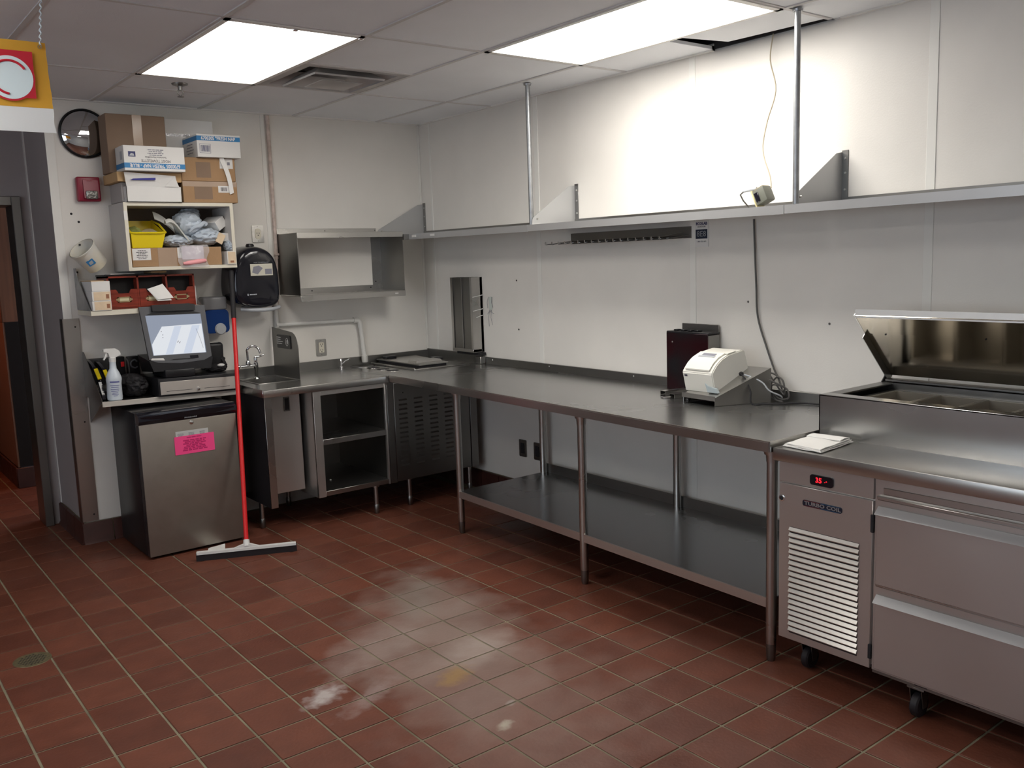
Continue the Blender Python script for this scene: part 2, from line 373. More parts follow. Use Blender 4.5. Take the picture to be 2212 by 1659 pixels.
wr = struct('wall_right', MB().box(0.006, 0.15, -8.1, 0.7, 0, H + 0.4), frp2)
ys = [0, -0.132, -1.301, -2.520, -3.739, -4.958, -6.18, -8.0]
for a, b_ in zip(ys[:-1], ys[1:]):
    part('wall_panel', MB().box(0, 0.006, b_ + 0.002, a - 0.002, 0.13, H - 0.002), frp, wr, smooth=False)
for y in ys[1:-1]:
    wdt = 0.010 if y == -0.132 else 0.019
    part('batten', MB().box(-0.003, 0.001, y - wdt, y + wdt, 0.13, H - 0.003, 0.001), batten_m, wr)
wb = struct('wall_back', MB().box(-2.424, 0.006, 0.006, 0.66, 0, H + 0.4), frp2)
xs = [-2.424, -1.165, 0.0]
for a, b_ in zip(xs[:-1], xs[1:]):
    part('wall_panel', MB().box(a + 0.002, b_ - 0.002, 0, 0.006, 0.13, H - 0.002), frp, wb, smooth=False)
part('batten', MB().box(-1.182, -1.155, -0.004, 0.001, 0.9, H - 0.003, 0.001), batten_m, wb)
part('batten', MB().box(-0.018, -0.001, -0.004, 0.001, 0.9, H - 0.003, 0.001), batten_m, wb)
part('corner_bead', MB().box(-2.432, -2.385, -0.004, 0.001, 0.13, H - 0.003, 0.001), batten_m, wb)
part('side_panel', MB().box(-2.430, -2.424, 0.001, 0.655, 0.14, H - 0.002), wall_dk, wb)
part('edge_bead', MB().box(-2.436, -2.430, 0.57, 0.60, 0.14, 2.52), frp2, wb)
# wall beyond with the steel door frame
wd = struct('wall_left', MB().box(-2.53, -2.424, 0.60, 0.75, 0, H + 0.4).box(-6.1, -3.45, 0.60, 0.75, 0, H + 0.4).box(-3.45, -2.53, 0.60, 0.75, 2.035, H + 0.4), wall_dk)
df = struct('door_1', MB().box(-2.535, -2.485, 0.56, 0.77, 0, 2.04, 0.004).box(-3.45, -3.40, 0.56, 0.77, 0, 2.04, 0.004).box(-3.40, -2.535, 0.56, 0.77, 1.985, 2.04, 0.004), steel_dk)
struct('wall_passage', MB().box(-6.1, 0.1, 4.5, 4.6, 0, H + 0.4), wall_dk)
struct('wall_rear', MB().box(-6.1, 0.1, -8.2, -8.1, 0, H + 0.4), frp2)
WY0, WY1, WZ0, WZ1 = -6.4, -1.9, 0.95, 2.25
struct('wall_side', MB().box(-6.1, -6.0, -8.1, WY0, 0, H + 0.4).box(-6.1, -6.0, WY1, 4.5, 0, H + 0.4).box(-6.1, -6.0, WY0, WY1, 0, WZ0).box(-6.1, -6.0, WY0, WY1, WZ1, H + 0.4), frp2)
wf = MB()
for y in (WY0, -4.9, -3.4, WY1): wf.box(-6.08, -6.02, y - 0.03, y + 0.03, WZ0, WZ1)
wf.box(-6.09, -5.98, WY0, WY1, WZ0 - 0.03, WZ0).box(-6.09, -6.0, WY0, WY1, WZ1, WZ1 + 0.03)
struct('window_1', wf, steel_dk)
# cove-tile base at the end of the back wall
bs = struct('baseboard_back', MB().box(-2.44, -1.6, -0.004, 0.006, 0, 0.125).box(-2.438, -2.42, 0.0, 0.6, 0, 0.13), grout)
def cove(x0, x1, nx):
    wv = (x1 - x0) / nx
    for k in range(nx):
        a = x0 + k * wv + 0.003; b_ = a + wv - 0.006
        part('cove_tile', MB().prism([(-0.003, 0.0), (-0.026, 0.0), (-0.014, 0.018), (-0.012, 0.118), (-0.008, 0.124), (-0.003, 0.124)], 'x', a, b_), tile_base, bs)
cove(-2.445, -1.6, 5)
for k in range(3):
    y0 = 0.0 + k * 0.2
    part('cove_tile', MB().prism([(-2.434, 0.0), (-2.458, 0.0), (-2.447, 0.018), (-2.445, 0.13), (-2.434, 0.135)], 'y', y0 - 0.01 if k == 0 else y0 + 0.003, y0 + 0.197), tile_base, bs)
br = struct('baseboard_right', MB().box(-0.003, 0.006, -8.0, 0.0, 0, 0.125), grout)
for k in range(26):
    y0 = -0.02 - k * 0.2
    part('cove_tile', MB().prism([(-0.002, 0.0), (-0.026, 0.0), (-0.014, 0.018), (-0.012, 0.118), (-0.002, 0.124)], 'y', y0 - 0.197, y0 - 0.003), tile_base, br)
# ceiling grid: 2 ft x 4 ft lay-in tiles
CX = [0.0, -0.35, -0.96, -1.57, -2.18, -2.79, -3.40, -4.01, -4.62, -5.23, -5.84, -6.1]
CY = [4.5, 3.99, 2.77, 1.55, 0.33, -0.88, -2.08, -3.30, -4.52, -5.74, -6.96, -8.1]
ce = struct('ceiling', MB().box(-6.1, 0.1, -8.1, 4.6, H + 0.35, H + 0.45), plenum)
tees = MB()
for x in CX[1:]: tees.box(x - 0.010, x + 0.010, -8.1, 4.5, H - 0.002, H + 0.030)
tees.box(-0.012, 0.0, -2.66, 0.0, H - 0.002, H + 0.03).box(-0.012, 0.0, -8.1, -3.31, H - 0.002, H + 0.03)
for y in CY:
    if y == -3.30: tees.box(-6.1, -0.03, y - 0.010, y + 0.010, H - 0.0016, H + 0.026)
    else: tees.box(-6.1, 0.0, y - 0.010, y + 0.010, H - 0.0016, H + 0.026)
tees.box(-1.57, -0.96, -1.485, -1.465, H - 0.0016, H + 0.026)
tees.box(-2.18, -1.57, -0.52 - .01, -0.51, H - 0.0016, H + 0.026)
part('ceiling_grid', tees, tee_m, ce, smooth=False)
part('gap_shade_sheet', MB().box(-0.004, 0.006, -3.5, -2.5, H + 0.006, H + 0.349).box(-0.5, 0.0, -3.52, -3.50, H + 0.032, H + 0.349).box(-0.5, 0.0, -2.5, -2.48, H + 0.032, H + 0.349), plenum, ce, smooth=False)  # black sheets added to darken the wall seen through the ceiling gap
LIGHTS = [(-2.18, -2.08), (-0.96, -3.30), (-4.01, -3.30), (-2.18, -6.96)]  # last two are unseen fixtures added to brighten banner and steel fronts
for a, b_ in zip(CX[:-1], CX[1:]):
    for c, d_ in zip(CY[:-1], CY[1:]):
        if c <= 0.4 and any(abs(b_ - lx) < 0.01 and abs(d_ - ly) < 0.01 for lx, ly in LIGHTS): continue
        if a > -2.4 and c > 0.4 and False: continue
        cells_ = [(c, d_)]
        if abs(a + 0.96) < .01 and abs(c + 0.88) < .01: cells_ = [(-1.475, -2.08)]
        if abs(a + 1.57) < .01 and abs(c - 0.33) < .01: cells_ = [(c, -0.52), (-0.52, d_)]
        if a == 0.0 and abs(c + 2.08) < .01:
            # lifted tile beside the wall: pushed out of the tee, leaves a black gap
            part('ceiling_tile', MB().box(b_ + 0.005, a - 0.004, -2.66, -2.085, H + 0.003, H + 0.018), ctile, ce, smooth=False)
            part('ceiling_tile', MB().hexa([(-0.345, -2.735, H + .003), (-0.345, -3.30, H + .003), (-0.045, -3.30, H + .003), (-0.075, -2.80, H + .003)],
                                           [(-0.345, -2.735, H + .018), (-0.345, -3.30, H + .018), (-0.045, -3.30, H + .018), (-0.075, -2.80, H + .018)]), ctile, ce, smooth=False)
            continue
        for c2, d2 in cells_:
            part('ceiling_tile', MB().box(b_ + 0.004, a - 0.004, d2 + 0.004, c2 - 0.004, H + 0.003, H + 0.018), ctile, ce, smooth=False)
tr = struct('trim_1', MB().box(-0.02, 0.0, -2.66, 0.0, H - 0.004, H + 0.02).box(-0.02, 0.0, -8.0, -3.34, H - 0.004, H + 0.02).box(-2.43, 0.0, -0.02, 0.0, H - 0.004, H + 0.02), batten_m)
# stainless corner guard on the wall end
g_ = thing('corner_guard', 'tall stained stainless steel guard screwed to the left end of the white wall', 'corner guard', (-2.40, -0.004, 0.13))
part('front_leaf', MB().box(-2.437, -2.352, -0.007, -0.0045, 0.132, 1.318), steel, g_)
part('side_leaf', MB().box(-2.440, -2.4365, -0.007, 0.06, 0.132, 1.318), steel_dk, g_, label='dark side leaf')
for zz in (1.27, 0.72, 0.17): part('screw', MB().lathe([(0.005, 0), (0.004, 0.002), (0, 0.0025)], (-2.375, -0.007, zz), (0, -1, 0), 10), blk_mt, g_)

# passage seen through the doorway
pw = struct('wall_beyond', MB().box(-2.44, -1.3, 1.87, 4.45, 0, 2.9), wall_dk)
for k in range(7):
    x0 = -2.46 + k * 0.14
    part('wood_plank', MB().box(x0 + 0.002, x0 + 0.138, 1.852, 1.87, 1.235, 2.5, 0.002), woodp, pw)
for k in range(6):
    y0 = 1.852 + k * 0.16
    part('wood_plank', MB().box(-2.462, -2.442, y0 + 0.002, y0 + 0.158, 1.235, 2.5, 0.002), woodp, pw)
part('dado_panel', MB().box(-2.448, -1.4, 1.855, 1.869, 0.155, 1.233), darkp, pw)
part('side_panel', MB().box(-2.460, -2.442, 1.86, 4.4, 0.155, 1.233), mat('passage_tan', (0.22, 0.10, 0.06), 0.5), pw)
for k in range(5):
    part('cove_tile', MB().box(-2.475 + k * 0.2, -2.478 + k * 0.2 + 0.197, 1.835, 1.853, 0, 0.152, 0.003), tile_base, pw)
for k in range(12):
    part('cove_tile', MB().box(-2.478, -2.461, 1.856 + k * 0.2, 1.853 + (k + 1) * 0.2, 0, 0.152, 0.003), tile_base, pw)
pl = bpy.data.lights.new('passage_lamp', 'SPOT'); pl.spot_size = math.radians(75); pl.spot_blend = 0.8; pl.energy = 50; pl.color = (1.0, 0.33, 0.10); pl.shadow_soft_size = 0.12
po = bpy.data.objects.new('passage_lamp', pl); COL.objects.link(po); po.location = (-2.95, 1.9, 2.35)
tag(po, 'warm orange lamp hanging in the passage beyond the steel doorway', 'lamp')

# ================================================================ CEILING THINGS
for k, (lx, ly) in enumerate(LIGHTS):
    lab = ['square-on lit ceiling light above the till corner, left of the air vent', 'long lit ceiling light beside the right wall, cut by the top edge', 'unseen ceiling light added beside the hanging banner to brighten it',
           'unseen ceiling light added behind the viewpoint to brighten the room'][k]
    t = thing('ceiling_light', lab, 'ceiling light', (lx + 0.305, ly + 0.61, H), 'recessed ceiling lights')
    f = MB(); x0, x1, y0, y1 = lx + 0.003, lx + 0.607, ly + 0.003, ly + 1.205
    f.box(x0, x1, y0, y0 + 0.03, H - 0.006, H + 0.012).box(x0, x1, y1 - 0.03, y1, H - 0.006, H + 0.012).box(x0, x0 + 0.022, y0, y1, H - 0.006, H + 0.012).box(x1 - 0.022, x1, y0, y1, H - 0.006, H + 0.012)
    part('frame', f, batten_m, t)
    part('housing', MB().box(x0, x1, y0, y1, H + 0.02, H + 0.1), tee_m, t)
    part('diffuser', MB().box(x0 + 0.021, x1 - 0.021, y0 + 0.029, y1 - 0.029, H - 0.004, H + 0.004), lampms[k], t, label='glowing white diffuser', smooth=False)
    if k == 0:
        for xx in (lx + 0.30, lx + 0.60): part('latch', MB().box(xx - 0.012, xx + 0.008, ly + 0.012, ly + 0.030, H - 0.014, H - 0.006, 0.003), chrome, t)
# stepped square diffuser vent
vt = thing('ceiling_vent', 'stepped square air vent with grey soot marks beside the left ceiling light', 'vent', (-1.265, -1.18, H))
vx0, vx1, vy0, vy1 = -1.565, -0.965, -1.47, -0.885
def ring(mb, i0, z0, i1, z1):
    P = lambda i, z: [(vx0 + i, vy0 + i, z), (vx1 - i, vy0 + i, z), (vx1 - i, vy1 - i, z), (vx0 + i, vy1 - i, z)]
    a = P(i0, z0) + P(i1, z1); mb.add(a, [(k, (k + 1) % 4, (k + 1) % 4 + 4, k + 4) for k in range(4)])
soot = mat('vent_sooty', (0.70, 0.69, 0.67), 0.6, col2=(0.30, 0.29, 0.29), vscale=2.2, var=0.1)
m_ = MB(); ring(m_, 0.0, H, 0.05, H); ring(m_, 0.05, H, 0.10, H + 0.06); ring(m_, 0.10, H + .06, 0.16, H + 0.06); part('outer_cone', m_, soot, vt, smooth=False)
m_ = MB(); ring(m_, 0.10, H - 0.012, 0.165, H + 0.035); ring(m_, 0.10, H - 0.012, 0.104, H - 0.02); part('middle_cone', m_, soot, vt, smooth=False)
part('centre_plate', MB().box(vx0 + 0.185, vx1 - 0.185, vy0 + 0.185, vy1 - 0.185, H - 0.028, H - 0.024, 0.002), soot, vt, smooth=False)
part('neck', MB().box(vx0 + 0.12, vx1 - 0.12, vy0 + 0.12, vy1 - 0.12, H + 0.06, H + 0.15), plenum, vt)
# sprinkler head
sp = thing('sprinkler_head', 'small sprinkler head on a round plate in the ceiling, left of the vent', 'sprinkler', (-1.907, -0.706, H))
part('escutcheon', MB().lathe([(0.042, 0.003), (0.040, -0.003), (0.018, -0.010)], (-1.907, -0.706, H)), steel_dk, sp)
part('body', MB().lathe([(0.012, -0.008), (0.010, -0.03), (0.007, -0.032)], (-1.907, -0.706, H), n=14), steel_dk, sp)
part('frame_arm', MB().tube([(-1.919, -0.706, H - 0.03), (-1.922, -0.706, H - 0.045), (-1.907, -0.706, H - 0.062), (-1.892, -0.706, H - 0.045), (-1.895, -0.706, H - 0.03)], 0.003, 8), steel_dk, sp)
part('deflector', MB().lathe([(0.016, -0.062), (0.017, -0.065)], (-1.907, -0.706, H), n=16), steel_dk, sp)

# ================================================================ BACK COUNTER RUN
FY = -0.70
CZ = 0.872
ct = thing('sink_counter', 'stainless steel corner counter with sink running along the back wall', 'counter', (-0.8, -0.35, CZ))
c = MB()
# top sheet with holes for the sink (cells around it)
sx0, sx1, sy0, sy1 = -1.47, -1.235, -0.40, -0.10
for a in ((-1.575, sx0, -0.70, -0.012), (sx1, -0.003, -0.70, -0.012), (sx0, sx1, -0.70, sy0), (sx0, sx1, sy1, -0.012)):
    c.box(a[0], a[1], a[2], a[3], CZ - 0.012, CZ)
part('worktop', c, steel_top, ct, smooth=False)
part('front_edge', MB().box(-1.577, -0.757, FY - 0.008, FY + 0.006, CZ - 0.040, CZ + 0.001, 0.003, 2), steel, ct)
part('side_edge', MB().box(-1.579, -1.573, FY, -0.012, CZ - 0.040, CZ + 0.006, 0.002), steel, ct)
part('backsplash', MB().box(-1.575, -0.003, -0.016, -0.003, CZ - 0.01, CZ + 0.060, 0.002).box(-0.016, -0.003, -0.70, -0.003, CZ - 0.01, CZ + 0.068, 0.002), steel_dk, ct)
sk = MB(); t_ = 0.002
sk.box(sx0, sx1, sy0, sy1, CZ - 0.17, CZ - 0.165).box(sx0, sx0 + t_, sy0, sy1, CZ - 0.168, CZ).box(sx1 - t_, sx1, sy0, sy1, CZ - 0.168, CZ).box(sx0, sx1, sy0, sy0 + t_, CZ - 0.168, CZ).box(sx0, sx1, sy1 - t_, sy1, CZ - 0.168, CZ)
sb = part('sink_bowl', sk, steel, ct, smooth=False)
part('drain', MB().lathe([(0.03, 0), (0.028, 0.003), (0.01, 0.001)], (-1.35, -0.25, CZ - 0.165)), chrome, sb)
rim = MB(); 
for a in ((sx0 - .012, sx1 + .012, sy0 - .012, sy0), (sx0 - .012, sx1 + .012, sy1, sy1 + .012), (sx0 - .012, sx0, sy0, sy1), (sx1, sx1 + .012, sy0, sy1)): rim.box(*a, CZ, CZ + 0.004, 0.0015)
part('sink_rim', rim, steel, ct)
part('seam', MB().box(-0.7600, -0.7585, FY - 0.0085, -0.02, CZ - 0.03, CZ + 0.0006), steel_dk, ct)
# raised lip, three round cup holes, funnel drain
part('raised_lip', MB().box(-0.505, -0.497, -0.61, -0.03, CZ, CZ + 0.014, 0.003).box(-0.505, -0.10, -0.616, -0.608, CZ, CZ + 0.010, 0.003), steel, ct)
for (hx, hy) in ((-0.605, -0.245), (-0.600, -0.365), (-0.590, -0.480)):
    h_ = part('cup_hole', MB().lathe([(0.044, 0.0004), (0.0435, 0.0009), (0.0, 0.0009)], (hx, hy, CZ)), blk_mt, ct)
    part('hole_rim', MB().lathe([(0.0465, 0), (0.0460, 0.0010), (0.0442, 0.0010), (0.0440, 0.0)], (hx, hy, CZ), cap=False), steel, h_)
part('funnel_drain', MB().lathe([(0.078, 0.0), (0.077, 0.005), (0.070, 0.005), (0.055, 0.0022), (0.020, 0.0015), (0, 0.0015)], (-0.605, -0.100, CZ)), steel_dk, ct)
# dipping cabinet lid (drop-in sliding lid)
ld = thing('drop_in_lid', 'flat stainless lid with raised handle block and black grips on the back corner counter', 'lid', (-0.25, -0.3, CZ))
LQ = [(-0.458, -0.590), (-0.235, -0.598), (-0.150, -0.055), (-0.455, -0.030)]
def lidq(z0_, z1_, e=0.0):
    cx_, cy_ = -0.325, -0.32; q = [(cx_ + (a - cx_) * (1 + e), cy_ + (b_ - cy_) * (1 + e)) for a, b_ in LQ]
    return MB().hexa([(a, b_, z0_) for a, b_ in q], [(a, b_, z1_) for a, b_ in q])
part('base_frame', lidq(CZ + 0.0005, CZ + 0.008), steel_dk, ld, smooth=False)
part('gasket', lidq(CZ + 0.008, CZ + 0.026, -0.05), blk_mt, ld, label='black layer painting the dark gap under the plate', smooth=False)  # black layer put in for the shaded gap under the lid plate
part('lid_plate', lidq(CZ + 0.026, CZ + 0.033), steel, ld, smooth=False)
part('handle_block', MB().hexa([(-0.425, -0.505, CZ + .033), (-0.215, -0.500, CZ + .033), (-0.205, -0.40, CZ + .033), (-0.425, -0.40, CZ + .033)], [(-0.420, -0.500, CZ + .046), (-0.230, -0.495, CZ + .046), (-0.222, -0.405, CZ + .046), (-0.420, -0.405, CZ + .046)]), steel, ld, label='raised steel block', smooth=False)
part('grip', MB().box(-0.225, -0.185, -0.47, -0.36, CZ + .033, CZ + .050, 0.004), blk, ld); part('grip', MB().box(-0.42, -0.33, -0.10, -0.05, CZ + .033, CZ + .050, 0.004), blk, ld)
cor = thing('counter_trim_block', 'bright folded steel end cap where the table splash meets the corner counter', 'bracket', (-0.02, -0.69, CZ))
part('cap', MB().box(-0.055, -0.017, -0.722, -0.66, CZ + 0.008, CZ + 0.055, 0.002), steel, cor)
part('gasket', MB().box(-0.050, -0.004, -0.720, -0.44, CZ + 0.062, CZ + 0.082, 0.003), blk_mt, cor, label='black gasket strip')

# splash guard
sg = thing('splash_guard', 'upright steel splash guard with rounded top corner and small black sign, beside the sink', 'splash guard', (-1.205, -0.2, CZ))
pts = [(-0.018, CZ + 0.001), (-0.018, 1.185), (-0.30, 1.165)]
for k in range(1, 9):
    a = math.radians(90 - 90 * k / 8); pts.append((-0.30 - 0.10 * math.cos(a), 1.065 + 0.10 * math.sin(a)))
pts.append((-0.40, CZ + 0.001))
part('panel', MB().prism(pts, 'x', -1.207, -1.204), steel_dk, sg)
pq = part('sign_plate', MB().prism([(p[0], p[1]) for p in rrect(-0.20, 1.098, 0.20, 0.085, 0.010)], 'x', -1.212, -1.207), blk, sg, label='black sign with white print')
lm = MB(); lines(lm, (-1.2122, -0.15, 1.122), (0, -1, 0), (0, 0, 1), 0.10, 4, 0.013, 0.0045, 3, False)
part('lettering', lm, white_pl, pq)
iq = MB(); iq.tube([(-1.2125, -0.252 - 0.018 * math.sin(a * PI / 12), 1.098 + 0.024 * math.cos(a * PI / 12)) for a in range(0, 25)], 0.0012, 5)
iq.prism([(-0.248, 1.088), (-0.262, 1.088), (-0.262, 1.108), (-0.256, 1.112), (-0.248, 1.108)], 'x', -1.2125, -1.212)
part('symbol', iq, white_pl, pq)

# cabinets under the counter
def cab_leg(parent, x, y, z1):
    l = part('leg', MB().lathe([(0.014, 0.05), (0.014, z1), ], (x, y, 0), n=16).lathe([(0.022, z1 - 0.012), (0.022, z1)], (x, y, 0), n=16), steel, parent)
    part('foot', MB().lathe([(0.012, 0.0), (0.016, 0.006), (0.017, 0.055), (0.013, 0.062)], (x, y, 0), n=16), steel_dk, l)
BZ = 0.185; TZ = CZ - 0.0405
sc_ = thing('sink_cabinet', 'steel sink cabinet with recessed door at the left end of the counter', 'cabinet', (-1.42, -0.35, 0))
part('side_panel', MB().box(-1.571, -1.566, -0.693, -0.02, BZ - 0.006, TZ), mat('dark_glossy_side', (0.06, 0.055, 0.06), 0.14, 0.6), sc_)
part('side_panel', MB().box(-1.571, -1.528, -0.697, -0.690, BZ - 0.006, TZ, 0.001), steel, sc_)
dr = part('door', MB().box(-1.520, -1.290, -0.555, -0.545, 0.222, TZ - 0.004, 0.002), steel_v, sc_)
part('pull', MB().box(-1.395, -1.355, -0.559, -0.5555, 0.715, 0.800, 0.002), steel_dk, dr)
part('pull', MB().box(-1.388, -1.362, -0.5605, -0.559, 0.722, 0.793), blk_mt, dr)
part('body', MB().box(-1.566, -1.29, -0.53, -0.02, 0.222, 0.226).box(-1.566, -1.29, -0.03, -0.02, 0.222, 0.66), blk_mt, sc_)
cab_leg(sc_, -1.53, -0.44, 0.222); cab_leg(sc_, -1.53, -0.10, 0.222)
oc = thing('open_shelf_cabinet', 'open fronted steel cabinet with one middle shelf under the counter', 'cabinet', (-1.02, -0.35, 0))
x0, x1 = -1.270, -0.776
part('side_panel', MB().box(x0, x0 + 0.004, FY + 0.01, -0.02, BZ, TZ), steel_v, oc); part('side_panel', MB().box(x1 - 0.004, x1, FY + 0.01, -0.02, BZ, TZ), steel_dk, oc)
fr = MB().box(x0, x0 + 0.048, FY, FY + 0.02, BZ, TZ, 0.001).box(x1 - 0.012, x1, FY, FY + 0.02, BZ, TZ, 0.001).box(x0 + 0.048, x1 - 0.012, FY, FY + 0.02, TZ - 0.028, TZ, 0.001)
part('face_frame', fr, steel_v, oc)
part('bottom_shelf', MB().box(x0 + 0.004, x1 - 0.004, FY + 0.02, -0.02, BZ + 0.028, BZ + 0.032).box(x0 + 0.048, x1 - 0.012, FY, FY + 0.02, BZ + 0.004, BZ + 0.033, 0.001), steel, oc)
part('middle_shelf', MB().box(x0 + 0.004, x1 - 0.004, FY + 0.02, -0.02, 0.530, 0.534).box(x0 + 0.048, x1 - 0.012, FY, FY + 0.018, 0.502, 0.535, 0.001), steel, oc)
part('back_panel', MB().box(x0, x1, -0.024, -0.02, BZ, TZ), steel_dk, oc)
part('debris', MB().blob((-1.07, -0.45, BZ + 0.035), (0.006, 0.005, 0.003), 2, sub=2), white_pl, oc)
cab_leg(oc, -0.862, -0.655, BZ); cab_leg(oc, -0.86, -0.08, BZ); cab_leg(oc, -1.20, -0.08, BZ)
lc = thing('louvred_cabinet', 'dark steel cabinet with columns of louvres behind the table leg', 'cabinet', (-0.4, -0.35, 0))
x0, x1 = -0.772, -0.085
part('body', MB().box(x0, x1, FY + 0.016, -0.02, BZ, TZ), steel_dk, lc)
part('stile', MB().box(x0, x0 + 0.045, FY, FY + 0.016, BZ, TZ, 0.001), steel_dk, lc)
lp = part('louvre_panel', MB().box(x0 + 0.050, x1 - 0.06, FY + 0.002, FY + 0.016, BZ + 0.006, TZ - 0.012, 0.002), steel_dk, lc)
for cx_ in (-0.66, -0.545, -0.43, -0.315):
    for k in range(15):
        z = 0.285 + k * 0.030
        part('louvre', MB().prism([(FY + 0.003, z), (FY - 0.006, z), (FY + 0.003, z + 0.011)], 'x', cx_ - 0.030, cx_ + 0.030), steel_dk, lp)
part('keyhole', MB().lathe([(0.004, 0), (0.004, 0.001)], (-0.655, FY + 0.002, 0.755), (0, -1, 0), 10), blk_mt, lp)
part('end_stile', MB().box(x1 - 0.055, x1, FY, FY + 0.016, BZ, TZ, 0.001), steel_dk, lc)
cab_leg(lc, -0.60, -0.63, BZ); cab_leg(lc, -0.12, -0.63, BZ); cab_leg(lc, -0.13, -0.08, BZ)

# faucet by the sink
fa = thing('sink_faucet', 'chrome gooseneck faucet with lever handle at the small sink', 'faucet', (-1.40, -0.12, CZ))
part('base', MB().lathe([(0.020, 0), (0.018, 0.008), (0.011, 0.014), (0.011, 0.06), (0.014, 0.065), (0.014, 0.10), (0.010, 0.105), (0.012, 0.13), (0.009, 0.14)], (-1.372, -0.12, CZ + 0.001), n=16), chrome, fa)
part('bridge', MB().tube([(-1.470, -0.12, 0.958), (-1.372, -0.12, 0.958)], 0.010, 12), chrome, fa)
part('riser_nut', MB().lathe([(0.012, 0), (0.015, 0.005), (0.015, 0.03), (0.010, 0.036)], (-1.422, -0.12, 0.958), n=8), chrome, fa)
path = [(-1.422, -0.12, 0.99), (-1.423, -0.12, 1.045)]
for k in range(0, 11):
    a = math.radians(170 - 150 * k / 10); path.append((-1.391 + 0.034 * math.cos(a), -0.12 - 0.003 * k, 1.050 + 0.032 * math.sin(a) + 0.0))
path.append((-1.352, -0.155, 1.035))
part('spout', MB().tube(path, 0.0075, 12), chrome, fa)
part('lever', MB().tube([(-1.372, -0.12, 1.013), (-1.35, -0.13, 1.012), (-1.322, -0.14, 1.024)], [0.008, 0.006, 0.004], 10), chrome, fa)
part('end_knob', MB().lathe([(0.012, 0), (0.016, 0.004), (0.016, 0.014), (0.010, 0.018)], (-1.478, -0.12, 0.958), (-1, 0, 0), 12), chrome, fa)
f2 = thing('dipper_faucet', 'tiny chrome tap with splayed lever near the funnel drain', 'faucet', (-0.745, -0.06, CZ))
part('stem', MB().lathe([(0.014, 0), (0.012, 0.01), (0.007, 0.014), (0.007, 0.045), (0.009, 0.05), (0.004, 0.062)], (-0.748, -0.06, CZ + 0.001), n=14), chrome, f2)
part('spout', MB().tube([(-0.748, -0.06, CZ + 0.02), (-0.725, -0.08, CZ + 0.05), (-0.705, -0.10, CZ + 0.062)], 0.004, 10), chrome, f2)
part('lever', MB().tube([(-0.705, -0.09, CZ + 0.068), (-0.688, -0.08, CZ + 0.054)], 0.004, 8), chrome, f2)

# drain pipe along the back wall
pp = thing('wall_pipe', 'white pipe running across the back wall and down by the funnel drain', 'pipe', (-0.8, -0.03, 1.19))
part('pipe_run', MB().tube([(-1.18, -0.03, 1.197), (-0.60, -0.03, 1.188)], 0.013, 14), pvc, pp)
part('elbow', MB().tube([(-0.62, -0.03, 1.189), (-0.585, -0.03, 1.186), (-0.572, -0.031, 1.172), (-0.568, -0.032, 1.135)], 0.019, 14), pvc, pp)
part('down_pipe', MB().tube([(-0.568, -0.032, 1.14), (-0.556, -0.045, 0.905)], 0.0155, 14), pvc, pp)
part('coupling', MB().lathe([(0.019, 0), (0.022, 0.004), (0.022, 0.045), (0.018, 0.05)], (-0.556, -0.045, 0.893), (0, 0, 1), 16), pvc, pp)
cn = thing('wall_conduit', 'pink stained vertical pipe running from the ceiling down beside the towel dispenser', 'pipe', (-1.135, -0.02, 1.2))
part('upper_pipe', MB().tube([(-1.137, -0.016, 2.52), (-1.139, -0.016, 1.62)], 0.012, 12), pinkpipe, cn)
part('lower_pipe', MB().tube([(-1.139, -0.016, 1.62), (-1.155, -0.016, 1.33)], 0.009, 12), pinkpipe, cn)
part('white_sleeve', MB().tube([(-1.168, -0.020, 1.34), (-1.172, -0.022, 1.18)], 0.015, 12), pvc, cn, label='white sleeve')
part('clip', MB().box(-1.152, -1.126, -0.032, -0.002, 1.64, 1.655, 0.002), pinkpipe, cn)

# outlets
def outlet(name, label, c, n, w_, h, plate, face, duplex=True):
    """c centre on wall, n 'y' (back wall) or 'x' (right wall)"""
    t = thing(name, label, 'outlet', c)
    if n == 'y':
        part('cover_plate', MB().prism(rrect(c[0], c[2], w_, h, 0.006, 3), 'y', c[1], c[1] - 0.007), plate, t)
        fc = part('receptacle', MB().prism(rrect(c[0], c[2], w_ * 0.5, h * 0.62, 0.006 if duplex else w_ * 0.24, 4), 'y', c[1] - 0.007, c[1] - 0.010), face, t)
        for dz in ((0.019, -0.019) if duplex else (0.0,)):
            part('slot', MB().box(c[0] - 0.009, c[0] - 0.006, c[1] - 0.0108, c[1] - 0.0098, c[2] + dz - 0.002, c[2] + dz + 0.008).box(c[0] + 0.006, c[0] + 0.009, c[1] - 0.0108, c[1] - 0.0098, c[2] + dz - 0.002, c[2] + dz + 0.008).box(c[0] - 0.003, c[0] + 0.003, c[1] - 0.0108, c[1] - 0.0098, c[2] + dz - 0.012, c[2] + dz - 0.007), blk_mt, fc)
        for dz in (h * 0.42, -h * 0.42): part('screw', MB().lathe([(0.003, 0), (0.0025, 0.001)], (c[0], c[1] - 0.007, c[2] + dz), (0, -1, 0), 8), steel_dk, t)
    else:
        part('cover_plate', MB().prism(rrect(c[1], c[2], w_, h, 0.006, 3), 'x', c[0], c[0] - 0.007), plate, t)
        part('receptacle', MB().prism(rrect(c[1], c[2], w_ * 0.5, h * 0.62, 0.004, 3), 'x', c[0] - 0.007, c[0] - 0.010), face, t)
    return t
outlet('wall_outlet', 'steel outlet plate on the back wall beneath the white pipe', (-0.860, -0.001, 1.020), 'y', 0.074, 0.112, steel, cubby_m)
outlet('wall_outlet', 'steel outlet plate high on the back wall above the towel dispenser', (-1.250, -0.001, 1.782), 'y', 0.078, 0.108, steel, cubby_m, False)
